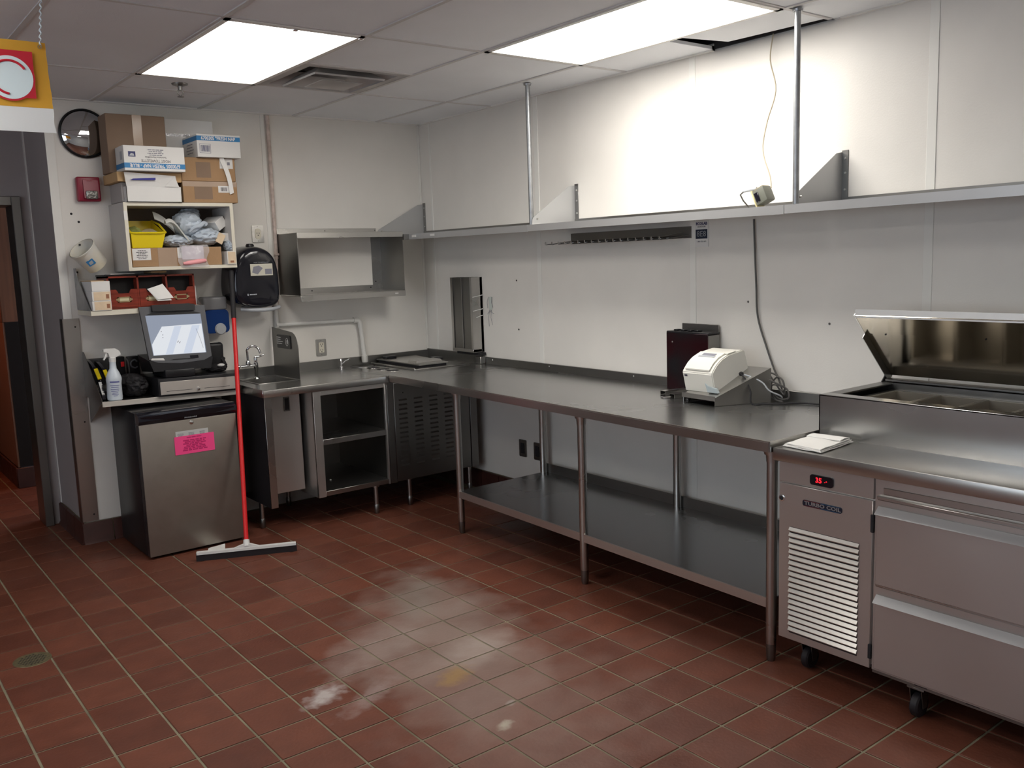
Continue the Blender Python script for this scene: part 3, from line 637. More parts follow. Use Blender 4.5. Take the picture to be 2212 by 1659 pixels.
outlet('wall_outlet', 'dark outlet plate low on the right wall under the table', (-0.001, -1.085, 0.350), 'x', 0.072, 0.112, steel_dk, blk_mt)
outlet('wall_outlet', 'second dark outlet plate half hidden behind the rear table leg', (-0.001, -1.235, 0.350), 'x', 0.072, 0.112, steel_dk, blk_mt)

# ================================================================ STAINLESS WALL FRAME
wf_ = thing('wall_frame_box', 'open backed stainless box frame mounted on the back wall above the sink', 'wall shelf', (-0.74, -0.15, 1.345))
part('side_panel', MB().hexa([(-1.127, 0, 1.388), (-1.124, 0, 1.388), (-1.118, -0.30, 1.385), (-1.121, -0.30, 1.385)], [(-1.127, 0, 1.774), (-1.124, 0, 1.774), (-1.118, -0.30, 1.774), (-1.121, -0.30, 1.774)]), steel_dk, wf_)
part('side_panel', MB().box(-0.362, -0.359, -0.30, 0, 1.378, 1.774), steel_dk, wf_)
part('top_panel', MB().box(-1.121, -0.357, -0.30, 0, 1.771, 1.776).box(-1.121, -0.357, -0.304, -0.298, 1.741, 1.777, 0.001), steel, wf_)
part('bottom_panel', MB().box(-1.121, -0.357, -0.30, 0, 1.380, 1.384).box(-1.121, -0.357, -0.304, -0.298, 1.347, 1.382, 0.001), steel, wf_)
part('rear_flange', MB().box(-1.134, -0.39, -0.004, -0.0005, 1.777, 1.812, 0.001), steel, wf_)
ff = part('inner_flange', MB().box(-0.436, -0.362, -0.004, -0.0005, 1.384, 1.771).box(-1.124, -0.436, -0.004, -0.0005, 1.384, 1.423), steel, wf_)
for p in ((-0.90, 1.403), (-0.455, 1.406), (-0.413, 1.445)): part('screw', MB().lathe([(0.005, 0), (0.004, 0.002)], (p[0], -0.004, p[1]), (0, -1, 0), 8), blk_mt, ff)
for p in ((-1.128, 1.795), (-0.78, 1.797), (-0.40, 1.797)): part('screw', MB().lathe([(0.005, 0), (0.004, 0.002)], (p[0], -0.004, p[1]), (0, -1, 0), 8), steel_dk, wf_)
part('sticker', MB().box(-0.440, -0.415, -0.3048, -0.304, 1.362, 1.370), white_pl, wf_)

# ================================================================ UPPER WALL SHELF, BRACKETS, POSTS
SZ = 1.757; SD = -0.31
def shelf_seg(label, y0, y1, sag=0.0):
    t = thing('steel_wall_shelf', label, 'shelf', (-0.15, (y0 + y1) / 2, SZ), 'steel shelves along the right wall')
    part('shelf_board', MB().hexa([(SD, y0, SZ - .005), (SD, y1, SZ - .005 + sag), (-0.004, y1, SZ - .005 + sag), (-0.004, y0, SZ - .005)], [(SD, y0, SZ), (SD, y1, SZ + sag), (-0.004, y1, SZ + sag), (-0.004, y0, SZ)]), steel, t)
    part('front_lip', MB().hexa([(SD - .005, y0, SZ - .035), (SD - .005, y1, SZ - .037 + sag), (SD + .002, y1, SZ - .037 + sag), (SD + .002, y0, SZ - .035)], [(SD - .005, y0, SZ + .001), (SD - .005, y1, SZ + .001 + sag), (SD + .002, y1, SZ + .001 + sag), (SD + .002, y0, SZ + .001)]), lip_st, t)
    part('rear_upstand', MB().hexa([(-.006, y0, SZ), (-.006, y1, SZ + sag), (-0.001, y1, SZ + sag), (-0.001, y0, SZ)], [(-.006, y0, SZ + .03), (-.006, y1, SZ + .03 + sag), (-0.001, y1, SZ + .03 + sag), (-0.001, y0, SZ + .03)]), steel_dk, t)
    return t
sA = shelf_seg('left section of the long steel wall shelf, reaching the room corner', -0.004, -1.578)
part('return_lip', MB().box(-0.356, -0.31, -0.312, -0.306, SZ - 0.035, SZ + 0.001).box(-0.356, -0.31, -0.31, -0.02, SZ - 0.005, SZ), steel_dk, sA)
for y in (-0.375, -0.60): part('sticker', MB().box(SD - 0.0062, SD - 0.005, y - 0.025, y + 0.025, SZ - 0.022, SZ - 0.008), white_pl, sA)
shelf_seg('middle section of the long steel wall shelf, carrying the small switch box', -1.580, -3.279)
shelf_seg('right section of the long steel wall shelf, above the prep table', -3.282, -5.3, 0.014)
def bracket(label, y, right, fx_=-0.300, sk=0.03):
    t = thing('shelf_bracket', label, 'bracket', (-0.15, y, SZ), 'triangular shelf brackets')
    part('gusset', MB().ext([(-0.002, y, SZ + 0.001), (-0.002, y, 1.978), (-0.045, y, 1.972), (fx_ + 0.010, y + sk, 1.800), (fx_, y + sk, 1.785), (fx_ - 0.003, y + sk, SZ + 0.001)], (0, 0.003, 0)), lip_st, t)
    fl_ = part('wall_flange', MB().box(-0.0035, -0.0005, y - 0.030, y + 0.001, SZ + 0.02, 1.985, 0.001), steel_dk, t)
    for z in (1.95, 1.89, 1.82): part('screw', MB().lathe([(0.006, 0), (0.004, 0.004)], (-0.0035, y - 0.016, z), (-1, 0, 0), 8), steel, fl_)
    part('bolt', MB().lathe([(0.005, 0), (0.004, 0.012)], (fx_ + 0.032, y + sk - 0.003, 1.79), (0, -1, 0), 8), steel, t)
bracket('triangular shelf bracket in the room corner above the steel box frame', -0.014, 0, -0.385, 0.0)
bracket('triangular shelf bracket beside the thin ceiling post', -1.640, 1)
bracket('triangular shelf bracket beside the tall ceiling post on the right', -3.350, 1)
def post(label, x, y):
    t = thing('ceiling_post', label, 'post', (x, y, SZ), 'steel posts from shelf to ceiling')
    part('tube', MB().lathe([(0.013, 0.001), (0.013, H - SZ - 0.003)], (x, y, SZ), n=16), galv, t)
    part('collar', MB().lathe([(0.020, H - SZ - 0.012), (0.022, H - SZ - 0.003)], (x, y, SZ), n=16), galv, t)
post('thin steel post from the shelf to the ceiling at the left shelf joint', -0.291, -1.590)
post('steel post from the shelf to the ceiling nearest the right edge', -0.304, -3.300 - 0.03)
# plug box on shelf with cord
sw = thing('plug_box', 'small cream and black power box with plug lying on the steel shelf', 'power box', (-0.17, -3.08, SZ))
Mx = Matrix.Translation((-0.16, -3.075, SZ + 0.001)) @ Matrix.Rotation(math.radians(-24), 4, 'X')
part('cream_cover', MB().box(-0.03, 0.03, 0.018, 0.026, 0.011, 0.095, 0.002, M=Mx), mat('yellowed_cream', (0.52, 0.46, 0.26), 0.4), sw)
part('case', MB().box(-0.032, 0.032, -0.045, 0.018, 0.002 + .018, 0.090, 0.008, 2, M=Mx), mat('box_grey_green', (0.13, 0.135, 0.11), 0.45), sw)
part('top_cap', MB().box(-0.025, 0.025, -0.040, 0.010, 0.089, 0.093, 0.002, M=Mx), brass, sw)
part('switch', MB().box(-0.036, -0.031, -0.012, 0.010, 0.03, 0.075, 0.002, M=Mx), blk_gl, sw)
part('plug', MB().tube([(-0.17, -3.035, 1.845), (-0.18, -2.995, 1.842), (-0.185, -2.975, 1.838)], [0.010, 0.008, 0.005], 10), grey_lt, sw)
part('plug_cord', MB().tube([(-0.185, -2.975, 1.838), (-0.18, -2.952, 1.825), (-0.15, -2.945, 1.80), (-0.12, -2.955, 1.768)], 0.0035, 8), cordm, sw)
def smoothpath(P, n=6):
    P = [Vector(p) for p in P]; out = []
    for i in range(len(P) - 1):
        p0 = P[max(i - 1, 0)]; p1 = P[i]; p2 = P[i + 1]; p3 = P[min(i + 2, len(P) - 1)]
        for k in range(n):
            t = k / n; out.append(0.5 * ((2 * p1) + (-p0 + p2) * t + (2 * p0 - 5 * p1 + 4 * p2 - p3) * t * t + (-p0 + 3 * p1 - 3 * p2 + p3) * t ** 3))
    out.append(P[-1]); return out
solo('ceiling_cable', MB().tube(smoothpath([(-0.03, -3.015, 2.53), (-0.03, -3.00, 2.42), (-0.05, -3.045, 2.28), (-0.06, -3.005, 2.14), (-0.08, -3.00, 2.02), (-0.13, -3.075, 1.90), (-0.155, -3.10, 1.845)]), 0.003, 8), mat('ivory_cord', (0.36, 0.31, 0.22), 0.5),
     'thin white cord dropping from the ceiling gap to the plug box', 'cord')
solo('hanging_cable', MB().tube(smoothpath([(-0.012, -2.900, 1.72), (-0.012, -2.905, 1.60), (-0.012, -2.915, 1.41), (-0.012, -2.925, 1.26), (-0.012, -2.975, 1.12), (-0.015, -3.02, 1.02), (-0.02, -3.045, 0.985)]), 0.0045, 8), cordm,
     'dark grey cord hanging down the right wall towards the printer', 'cord')

# hook rack under shelf
hr = thing('utensil_rack', 'toothed steel utensil rack fixed to the right wall under the shelf', 'rack', (-0.05, -2.05, 1.64))
part('back_plate', MB().box(-0.006, -0.001, -2.512, -1.60, 1.645, 1.705, 0.001), steel_dk, hr)
P = []
ya, yb, nt_ = -1.53, -2.42, 17
outl = [(-0.004, -2.50), (-0.004, -1.60)]
for k in range(nt_):
    y = ya + (yb - ya) * k / (nt_ - 1)
    outl += [(-0.135, y + 0.006), (-0.135, y - 0.003), (-0.100, y - 0.010), (-0.092, y - 0.022), (-0.092, y - 0.036), (-0.102, y - 0.046)]
m_ = MB(); n_ = len(outl)
def zt(x): return 1.662 + x * 0.14
m_.add([(p[0], p[1], zt(p[0])) for p in outl] + [(p[0], p[1], zt(p[0]) + 0.002) for p in outl], [(i, i + n_, (i + 1) % n_ + n_, (i + 1) % n_) for i in range(n_)])
b = bmesh.new()
vsl = [b.verts.new((p[0], p[1], zt(p[0]))) for p in outl]; 
try:
    f_ = b.faces.new(vsl); bmesh.ops.triangulate(b, faces=[f_])
except Exception: pass
m_.bm(b); part('toothed_tray', m_, steel_dk, hr, smooth=False)
m_ = MB()
for k in range(nt_):
    y = ya + (yb - ya) * k / (nt_ - 1); m_.tube([(-0.134, y + 0.001, 1.643), (-0.140, y + 0.001, 1.650), (-0.139, y + 0.001, 1.660)], 0.0035, 6)
part('hook_tips', m_, steel, hr)
part('stay', MB().tube([(-0.008, -2.45, 1.675), (-0.13, -2.40, 1.655)], 0.002, 6), steel, hr)
# ECOLAB sign
es = thing('station_sign', 'small white notice with black digital number box under the shelf', 'sign', (-0.001, -2.577, 1.60))
part('card', MB().box(-0.0035, -0.0008, -2.622, -2.536, 1.600, 1.728), paperw, es)
UY = (0, -1, 0); UZ = (0, 0, 1)
text('lettering', 'ECOLAB', (-0.0042, -2.578, 1.714), UY, UZ, 0.019, navy_pr, es, bold=0.0006)
text('lettering', 'STATION', (-0.0042, -2.578, 1.699), UY, UZ, 0.012, ink, es)
part('number_box', MB().box(-0.0042, -0.0035, -2.614, -2.540, 1.640, 1.686), mat('sign_navy', (0.012, 0.02, 0.045), 0.3), es)
text('lettering', '8E8', (-0.0048, -2.577, 1.663), UY, UZ, 0.040, mat('sign_silver', (0.32, 0.34, 0.36), 0.4), es)
text('lettering', '1-800-325-1671', (-0.0042, -2.577, 1.626), UY, UZ, 0.0095, ink, es)
# ================================================================ CORNER STEEL BOX ON RIGHT WALL
cb = thing('steel_wall_box', 'tall narrow dark stainless box on the right wall near the corner', 'wall box', (-0.04, -0.57, 0.957))
yA, yB = -0.450, -0.696
part('side_panel', MB().box(-0.088, -0.001, yB, yB + 0.003, 0.957, 1.457), steel, cb, label='lighter steel side')
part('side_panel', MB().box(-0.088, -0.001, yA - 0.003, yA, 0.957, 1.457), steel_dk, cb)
part('back_panel', MB().box(-0.020, -0.001, yB, yA, 0.957, 1.457), steel_dk, cb)
part('front_flange', MB().box(-0.090, -0.087, yA - 0.024, yA, 0.975, 1.457).box(-0.090, -0.087, yB, yB + 0.020, 0.957, 1.457), steel, cb)
part('front_panel', MB().box(-0.084, -0.080, yA - 0.124, yA - 0.02, 0.975, 1.455).box(-0.080, -0.076, yB + 0.018, yA - 0.118, 0.975, 1.455), steel_dk, cb)
part('seam', MB().box(-0.0865, -0.084, yA - 0.126, yA - 0.122, 0.985, 1.455), steel, cb)
part('bottom_ledge', MB().box(-0.092, -0.02, yB, yA, 0.957, 0.978, 0.002), steel, cb)
for z, x_ in ((1.335, -0.086), (1.243, -0.086), (1.200, -0.060)):
    part('cable_tie', MB().tube([(x_, yB - 0.004, z - 0.010), (-0.03, yB - 0.006, z - 0.001), (-0.002, yB - 0.010, z + 0.004)], 0.003, 8), white_pl, cb, label='white tie end')
wp = thing('wall_cable_plate', 'small pale plate with trailing wires on the right wall beside the steel box', 'cable plate', (-0.002, -0.79, 1.23))
part('plate', MB().prism(rrect(-0.787, 1.283, 0.030, 0.085, 0.008), 'x', -0.001, -0.006), mat('pale_green', (0.55, 0.60, 0.56), 0.5), wp)
for (a, b2) in (((-0.765, 1.325), (-0.755, 1.25)), ((-0.806, 1.325), (-0.812, 1.255)), ((-0.775, 1.24), (-0.765, 1.13)), ((-0.795, 1.24), (-0.800, 1.14)), ((-0.752, 1.21), (-0.79, 1.235)), ((-0.79, 1.235), (-0.82, 1.215))):
    part('wire', MB().tube([(-0.004, a[0], a[1]), (-0.009, (a[0] + b2[0]) / 2 + 0.004, (a[1] + b2[1]) / 2), (-0.003, b2[0], b2[1])], 0.0012, 6), ink_l, wp)
for (y, z) in ((-1.069, 1.433), (-1.076, 1.122), (-2.86, 1.33), (-3.30, 1.24)):
    part('wall_plug', MB().lathe([(0.006, 0), (0.005, 0.002)], (-0.0002, y, z), (-1, 0, 0), 8), blk_mt if y > -2 else steel_dk, wr)
for (x, z) in ((-2.335, 1.905), (-2.30, 1.86), (-2.395, 1.43)):
    part('wall_plug', MB().lathe([(0.007, 0), (0.006, 0.002)], (x, -0.0002, z), (0, -1, 0), 8), blk_mt, wb)

# ================================================================ WORK TABLE
TZ2 = 0.878
def fx(y): return -0.757 - 0.030 * ((-0.72 - y) / 1.0)      # slightly skewed front edge
wt = thing('work_table', 'long stainless steel work table with undershelf along the right wall', 'table', (-0.4, -2.16, 0))
yl, yr = -0.722, -3.600
part('table_top', MB().hexa([(fx(yl), yl, TZ2 - .01), (fx(yr), yr, TZ2 - .01), (-0.012, yr, TZ2 - .01), (-0.012, yl, TZ2 - .01)], [(fx(yl), yl, TZ2), (fx(yr), yr, TZ2), (-0.012, yr, TZ2), (-0.012, yl, TZ2)]), steel_top, wt, smooth=False)
def skew_bar(mb, off0, off1, z0, z1, y0, y1):
    mb.hexa([(fx(y0) + off0, y0, z0), (fx(y1) + off0, y1, z0), (fx(y1) + off1, y1, z0), (fx(y0) + off1, y0, z0)], [(fx(y0) + off0, y0, z1), (fx(y1) + off0, y1, z1), (fx(y1) + off1, y1, z1), (fx(y0) + off1, y0, z1)])
m_ = MB(); skew_bar(m_, -0.004, 0.004, TZ2 - 0.040, TZ2 - 0.004, yl, yr); skew_bar(m_, -0.002, 0.006, TZ2 - 0.006, TZ2 + 0.0008, yl, yr)
part('front_edge', m_, steel, wt)
part('end_edge', MB().box(fx(yr), -0.012, yr - 0.004, yr + 0.003, TZ2 - 0.040, TZ2 + 0.0005), steel, wt)
part('backsplash', MB().box(-0.014, -0.002, yr, yl, TZ2 - 0.01, TZ2 + 0.045, 0.002), steel_dk, wt)
for y in (-0.80, -1.38, -2.1): part('rivet', MB().lathe([(0.006, 0), (0.004, 0.002)], (-0.014, y, TZ2 + 0.03), (-1, 0, 0), 8), steel, wt)
legs = [(-0.704, -1.372), (-0.742, -2.467), (-0.777, -3.566), (-0.075, -1.372), (-0.075, -2.467), (-0.075, -3.540)]
for (x, y) in legs:
    l = part('leg', MB().lathe([(0.0195, 0.07), (0.0205, 0.09), (0.0205, TZ2 - 0.06)], (x, y, 0), n=20), steel, wt)
    part('foot', MB().lathe([(0.014, 0.0), (0.018, 0.012), (0.0195, 0.07)], (x, y, 0), n=20), steel_dk, l)
    part('socket', MB().lathe([(0.030, TZ2 - 0.062), (0.032, TZ2 - 0.04)], (x, y, 0), n=20).lathe([(0.0225, TZ2 - 0.09), (0.024, TZ2 - 0.062)], (x, y, 0), n=20), steel, l)
UZ0 = 0.252
def ux(y): return -0.716 - 0.033 * ((-1.37 - y) / 1.0)
y0, y1 = -1.372, -3.568
part('undershelf', MB().hexa([(ux(y0), y0, UZ0 - .004), (ux(y1), y1, UZ0 - .004), (-0.06, y1, UZ0 - .004), (-0.06, y0, UZ0 - .004)], [(ux(y0), y0, UZ0), (ux(y1), y1, UZ0), (-0.06, y1, UZ0), (-0.06, y0, UZ0)]), steel_top, wt, smooth=False)
part('undershelf_lip', MB().hexa([(ux(y0) - .004, y0, UZ0 - .038), (ux(y1) - .004, y1, UZ0 - .038), (ux(y1) + .003, y1, UZ0 - .038), (ux(y0) + .003, y0, UZ0 - .038)], [(ux(y0) - .004, y0, UZ0 + .0005), (ux(y1) - .004, y1, UZ0 + .0005), (ux(y1) + .003, y1, UZ0 + .0005), (ux(y0) + .003, y0, UZ0 + .0005)]), steel_v, wt)
part('undershelf_upstand', MB().box(-0.060, -0.055, y1, y0, UZ0 - 0.02, UZ0 + 0.055).box(ux(y0), -0.06, y0 - 0.001, y0 + 0.003, UZ0 - 0.035, UZ0), steel_dk, wt)

# things on the table
kh = thing('steel_caddy', 'upright steel holder with dark front and black slotted top behind the printer', 'holder', (-0.05, -2.56, TZ2))
part('shell', MB().box(-0.102, -0.015, -2.700, -2.430, TZ2 + 0.001, 1.168, 0.003), steel_dk, kh)
redref = mat('steel_red_reflection', (0.050, 0.047, 0.052), 0.24, 0.9, col2=(0.078, 0.022, 0.028), vscale=9, var=0.1, detail=0)  # red mottle paints a blurred reflection into the front's colour
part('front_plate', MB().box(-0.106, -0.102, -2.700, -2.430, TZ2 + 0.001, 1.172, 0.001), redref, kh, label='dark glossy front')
part('slotted_top', MB().box(-0.104, -0.018, -2.704, -2.428, 1.170, 1.180, 0.002), blk, kh)
for k in range(4): part('slot_tab', MB().box(-0.085, -0.05, -2.62 + k * 0.045, -2.595 + k * 0.045, 1.18, 1.188, 0.002), blk, kh)
part('back_plate', MB().box(-0.015, -0.009, -2.695, -2.455, TZ2 + 0.001 + .05, 1.214, 0.002), steel_dk, kh)
part('rivet', MB().lathe([(0.005, 0), (0.003, 0.003)], (-0.106, -2.47, 1.125), (-1, 0, 0), 8), steel, kh)
# printer stand
ps = thing('printer_stand', 'sloping folded steel stand under the receipt printer', 'stand', (-0.25, -2.92, TZ2))
FLp, FRp, BRp, BLp = (-0.362, -2.765), (-0.375, -2.965), (-0.115, -3.075), (-0.115, -2.86)
z0 = TZ2 + 0.001
def pan(p, z): return (p[0], p[1], z)
part('sloping_top', MB().hexa([pan(FLp, .914), pan(FRp, .914), pan(BRp, 1.034), pan(BLp, 1.034)], [pan(FLp, .917), pan(FRp, .917), pan(BRp, 1.037), pan(BLp, 1.037)]), steel, ps, smooth=False)
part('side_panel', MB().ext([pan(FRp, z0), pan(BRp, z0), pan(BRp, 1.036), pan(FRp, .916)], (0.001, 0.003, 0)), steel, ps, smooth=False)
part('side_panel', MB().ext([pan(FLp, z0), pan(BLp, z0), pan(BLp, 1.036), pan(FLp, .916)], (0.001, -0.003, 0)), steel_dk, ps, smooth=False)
part('back_panel', MB().ext([pan(BRp, z0), pan(BLp, z0), pan(BLp, 1.036), pan(BRp, 1.036)], (0.003, 0.0, 0)), steel_dk, ps, smooth=False)
part('front_lip', MB().ext([(-0.368, -2.762, .903), (-0.381, -2.968, .903), (-0.381, -2.968, .925), (-0.368, -2.762, .925)], (0.003, 0, 0)), steel, ps, smooth=False)
part('knob', MB().lathe([(0.008, 0), (0.010, 0.01), (0.006, 0.014)], (-0.360, -2.795, TZ2 + 0.010), (-1, 0, 0), 10).tube([(-0.355, -2.795, TZ2 + .01), (-0.33, -2.795, .912)], 0.004, 6), blk, ps)
# printer
pr = thing('receipt_printer', 'cream receipt printer tilted on a steel stand', 'printer', (-0.25, -2.86, 0.92))
prof = [(-0.335, 0.928), (-0.356, 1.020), (-0.350, 1.032), (-0.325, 1.062), (-0.295, 1.085), (-0.255, 1.102), (-0.165, 1.118), (-0.150, 1.114), (-0.128, 1.040), (-0.128, 1.022)]
def prx(p, wv, dz=0): return (p[0] + 0.0 * wv, -2.935 + 0.178 * wv - 0.12 * (p[0] + 0.33), p[1] + dz)
b = bmesh.new(); A = [b.verts.new(prx(p, 0)) for p in prof]; B = [b.verts.new(prx(p, 1)) for p in prof]
b.faces.new(A); b.faces.new(B[::-1])
for i in range(len(prof)): j = (i + 1) % len(prof); b.faces.new((A[i], B[i], B[j], A[j]))
bmesh.ops.recalc_face_normals(b, faces=list(b.faces)); bmesh.ops.bevel(b, geom=list(b.edges), offset=0.004, segments=2, affect='EDGES')
part('case', MB().bm(b), cream_pl, pr)
cov = [(-0.354, 1.037), (-0.328, 1.067), (-0.297, 1.090), (-0.257, 1.107)]
m_ = MB(); bot = [prx(p, 0.10, -0.004) for p in cov] + [prx(p, 0.10, 0.002) for p in cov[::-1]]
m_.ext(bot, (0, 0.178 * 0.80, 0)); part('front_cover', m_, cream_pl, pr)
part('paper_slot', MB().ext([prx((-0.290, 1.096), 0.28), prx((-0.272, 1.1045), 0.28), prx((-0.272, 1.1045), 0.70), prx((-0.290, 1.096), 0.70)], (0, 0, 0.0006)), ink_l, pr)
part('slot_surround', MB().ext([prx((-0.300, 1.0905), 0.22), prx((-0.292, 1.0955), 0.22), prx((-0.292, 1.0955), 0.76), prx((-0.300, 1.0905), 0.76)], (0, 0, 0.0015)), grey_lt, pr)
part('side_step', MB().ext([prx((-0.255, 1.1045), 0.02), prx((-0.205, 1.113), 0.02), prx((-0.205, 1.113), 0.20), prx((-0.255, 1.1045), 0.20)], (0, 0, 0.003)), cream_pl, pr)
part('notch', MB().prism([(-2.958, 0.935), (-2.90, 0.935), (-2.885, 0.975), (-2.90, 0.965), (-2.945, 0.955)], 'x', -0.3495, -0.332), mat('notch_blue_grey', (0.40, 0.46, 0.48), 0.4), pr, label='blue grey recess')
part('logo_print', MB().ext([(-0.3535, -2.768, 1.000), (-0.3535, -2.785, 1.000), (-0.3555, -2.785, 1.009), (-0.3555, -2.768, 1.009)], (-0.001, 0, 0)), ink, pr)
part('base_gap', MB().ext([(-0.338, -2.938, 0.921), (-0.128, -2.966, 1.016), (-0.128, -2.966, 1.022), (-0.336, -2.938, 0.928)], (0, 0.17, 0)), blk_mt, pr)
# cables behind
solo('cable_coil', MB().tube(smoothpath([(-0.14, -3.085, 0.985), (-0.09, -3.13, 0.95), (-0.06, -3.10, 0.93), (-0.045, -3.06, 0.99), (-0.05, -3.02, 1.00), (-0.05, -3.06, 0.95), (-0.06, -3.11, 0.91), (-0.055, -3.10, 0.97), (-0.05, -3.06, 0.985), (-0.06, -3.03, 0.93),
     (-0.07, -3.09, 0.89), (-0.07, -3.14, 0.90), (-0.06, -3.12, 0.94), (-0.07, -3.05, 0.95), (-0.08, -3.07, 0.89), (-0.10, -3.13, 0.884)], 8), 0.0042, 8), cordm, 'tangled grey cable coil against the wall behind the printer', 'cable')
solo('data_cable', MB().tube(smoothpath([(-0.20, -2.985, 1.008), (-0.19, -3.02, 1.000), (-0.17, -3.07, 0.975), (-0.16, -3.10, 0.94), (-0.12, -3.13, 0.915), (-0.09, -3.12, 0.90)], 8), 0.0035, 8), grey_lt, 'pale grey cable drooping over the side of the printer stand', 'cable')
solo('power_cable', MB().tube(smoothpath([(-0.215, -2.985, 1.012), (-0.215, -3.01, 0.99), (-0.225, -3.045, 0.94), (-0.235, -3.06, 0.884), (-0.20, -3.10, 0.8835), (-0.13, -3.17, 0.8835), (-0.075, -3.22, 0.884), (-0.06, -3.30, 0.884), (-0.09, -3.42, 0.884), (-0.14, -3.57, 0.884)], 8), 0.004, 8), blk_mt,
     'black power cord running along the table from the printer to the prep table', 'cord')
m_ = MB().blob((-0.21, -2.982, 1.012), (0.014, 0.008, 0.010), 3, sub=2)
solo('cable_clip', m_, blk_mt, 'small black cable knot at the side of the printer', 'clip')
# metal pieces left of printer
for k, (x, y, lab) in enumerate(((-0.20, -2.565, 'folded steel slide piece with a hole lying left of the printer'), (-0.245, -2.665, 'folded steel slide piece tucked against the printer stand'))):
    t = thing('steel_clip', lab, 'bracket', (x, y, TZ2)); R_ = Matrix.Translation((x, y, TZ2 + 0.001)) @ Matrix.Rotation(math.radians(-12), 4, 'Z')
    part('channel', MB().box(-0.07, 0.07, -0.022, 0.022, 0.018, 0.020, M=R_).box(-0.07, 0.07, -0.022, -0.019, 0, 0.02, M=R_).box(-0.07, 0.07, 0.019, 0.022, 0, 0.02, M=R_), steel, t, smooth=False)
    part('hole', MB().lathe([(0.016, 0), (0.016, 0.0006)], R_ @ V(0.01, 0, 0.020), n=14), blk_mt, t)
solo('loose_wire_clip', MB().tube([(-0.30, -2.585, TZ2 + 0.004), (-0.335, -2.60, TZ2 + 0.004), (-0.345, -2.625, TZ2 + 0.004), (-0.31, -2.65, TZ2 + 0.006), (-0.27, -2.655, TZ2 + 0.006)], 0.003, 8), chrome, 'bent bright wire clip at the front of the steel pieces on the table', 'clip')

# ================================================================ PREP TABLE (refrigerated)
PX = -0.800; PY0 = -3.612; PY1 = -5.15; PT = 0.857
pt = thing('refrigerated_prep_table', 'stainless refrigerated prep table with drawers, louvred panel and open lid at right', 'prep table', (-0.4, -4.4, 0))
m_ = MB().box(PX + 0.012, -0.04, PY1, PY0 + 0.004, 0.135, 0.800)
part('body', m_, steel_v, pt, smooth=False)
part('worktop', MB().box(-0.832, -0.53, PY1, PY0 + 0.004, PT - 0.048, PT, 0.004, 2), steel, pt)
part('rail_front', MB().box(-0.548, -0.542, PY1, PY0, PT, 1.020).box(-0.548, -0.490, PY1, PY0, 1.014, 1.021, 0.002), steel_top, pt, label='tall raised rail front')
part('rail_end', MB().box(-0.548, -0.055, PY0 - 0.004, PY0, 0.80, 1.020).box(-0.548, -0.055, PY0 - 0.055, PY0, 1.014, 1.0205, 0.002), steel_dk, pt)
part('rail_back', MB().box(-0.115, -0.055, PY1, PY0, 1.014, 1.021, 0.002).box(-0.118, -0.114, PY1, PY0 - 0.05, 0.98, 1.021).box(-0.060, -0.052, PY1, PY0, 0.80, 1.030), steel_dk, pt)
part('inner_step', MB().box(-0.135, -0.118, PY1, PY0 - 0.055, 0.99, 0.995).box(-0.490, -0.475, PY1, PY0 - 0.055, 0.99, 0.995).box(-0.485, -0.12, PY0 - 0.075, PY0 - 0.055, 0.99, 0.995), steel, pt)
part('well_liner', MB().box(-0.480, -0.13, PY1, PY0 - 0.06, 0.86, 0.865).box(-0.482, -0.478, PY1, PY0 - 0.06, 0.86, 0.99).box(-0.132, -0.128, PY1, PY0 - 0.06, 0.86, 0.99).box(-0.48, -0.13, PY0 - 0.064, PY0 - 0.06, 0.86, 0.99), steel_dk, pt)
# food pans
for k in range(7):
    a = PY0 - 0.085 - k * 0.181; b2 = a - 0.166
    if b2 < PY1: break
    m_ = MB().box(-0.470, -0.140, b2, a, 0.870, 0.873).box(-0.474, -0.470, b2, a, 0.870, 0.992).box(-0.140, -0.136, b2, a, 0.870, 0.992).box(-0.472, -0.138, a - 0.003, a, 0.870, 0.992).box(-0.472, -0.138, b2, b2 + 0.003, 0.870, 0.992)
    m_.box(-0.478, -0.132, a, a + 0.006, 0.990, 0.994).box(-0.478, -0.132, b2 - 0.006, b2, 0.990, 0.994)
    part('food_pan', m_, panm, pt, smooth=False)
# lid, hinged at the back and tilted open
lid = thing('prep_table_lid', 'open polished stainless lid leaning over the prep table', 'lid', (-0.20, -4.3, 1.03))
hy0, hy1 = PY0 - 0.018, PY1 + 0.02
def lidpt(s_, n_): # s along from hinge to free edge, n outwards (up)
    d = Vector((-0.275, 0, 0.268)).normalized(); nn = Vector((d.z, 0, -d.x))
    q = Vector((-0.062, 0, 1.040)) + d * s_ + nn * n_; return q
def lidbox(mb, s0, s1, n0, n1, y0, y1):
    c_ = [lidpt(s0, n0), lidpt(s1, n0), lidpt(s1, n1), lidpt(s0, n1)]
    mb.ext([(p.x, y0, p.z) for p in c_], (0, y1 - y0, 0)); return mb
part('outer_skin', lidbox(MB(), 0.0, 0.395, 0.018, 0.022, hy0, hy1), steel, lid, smooth=False)
part('inner_panel', lidbox(MB(), 0.012, 0.285, -0.002, 0.001, hy0 - 0.004, hy1), steel_mir, lid, label='mirror-like inner panel', smooth=False)
part('inner_flap', lidbox(MB(), 0.286, 0.392, -0.007, -0.003, hy0 - 0.004, hy1), steel_mir, lid, label='front fold of the lid', smooth=False)
part('side_flange', lidbox(MB(), 0.0, 0.285, -0.030, 0.022, hy0 - 0.003, hy0), steel_dk, lid, smooth=False)
part('side_flange', lidbox(MB(), 0.285, 0.395, -0.008, 0.022, hy0 - 0.003, hy0), steel, lid, smooth=False)
fe = lidpt(0.395, 0.0)
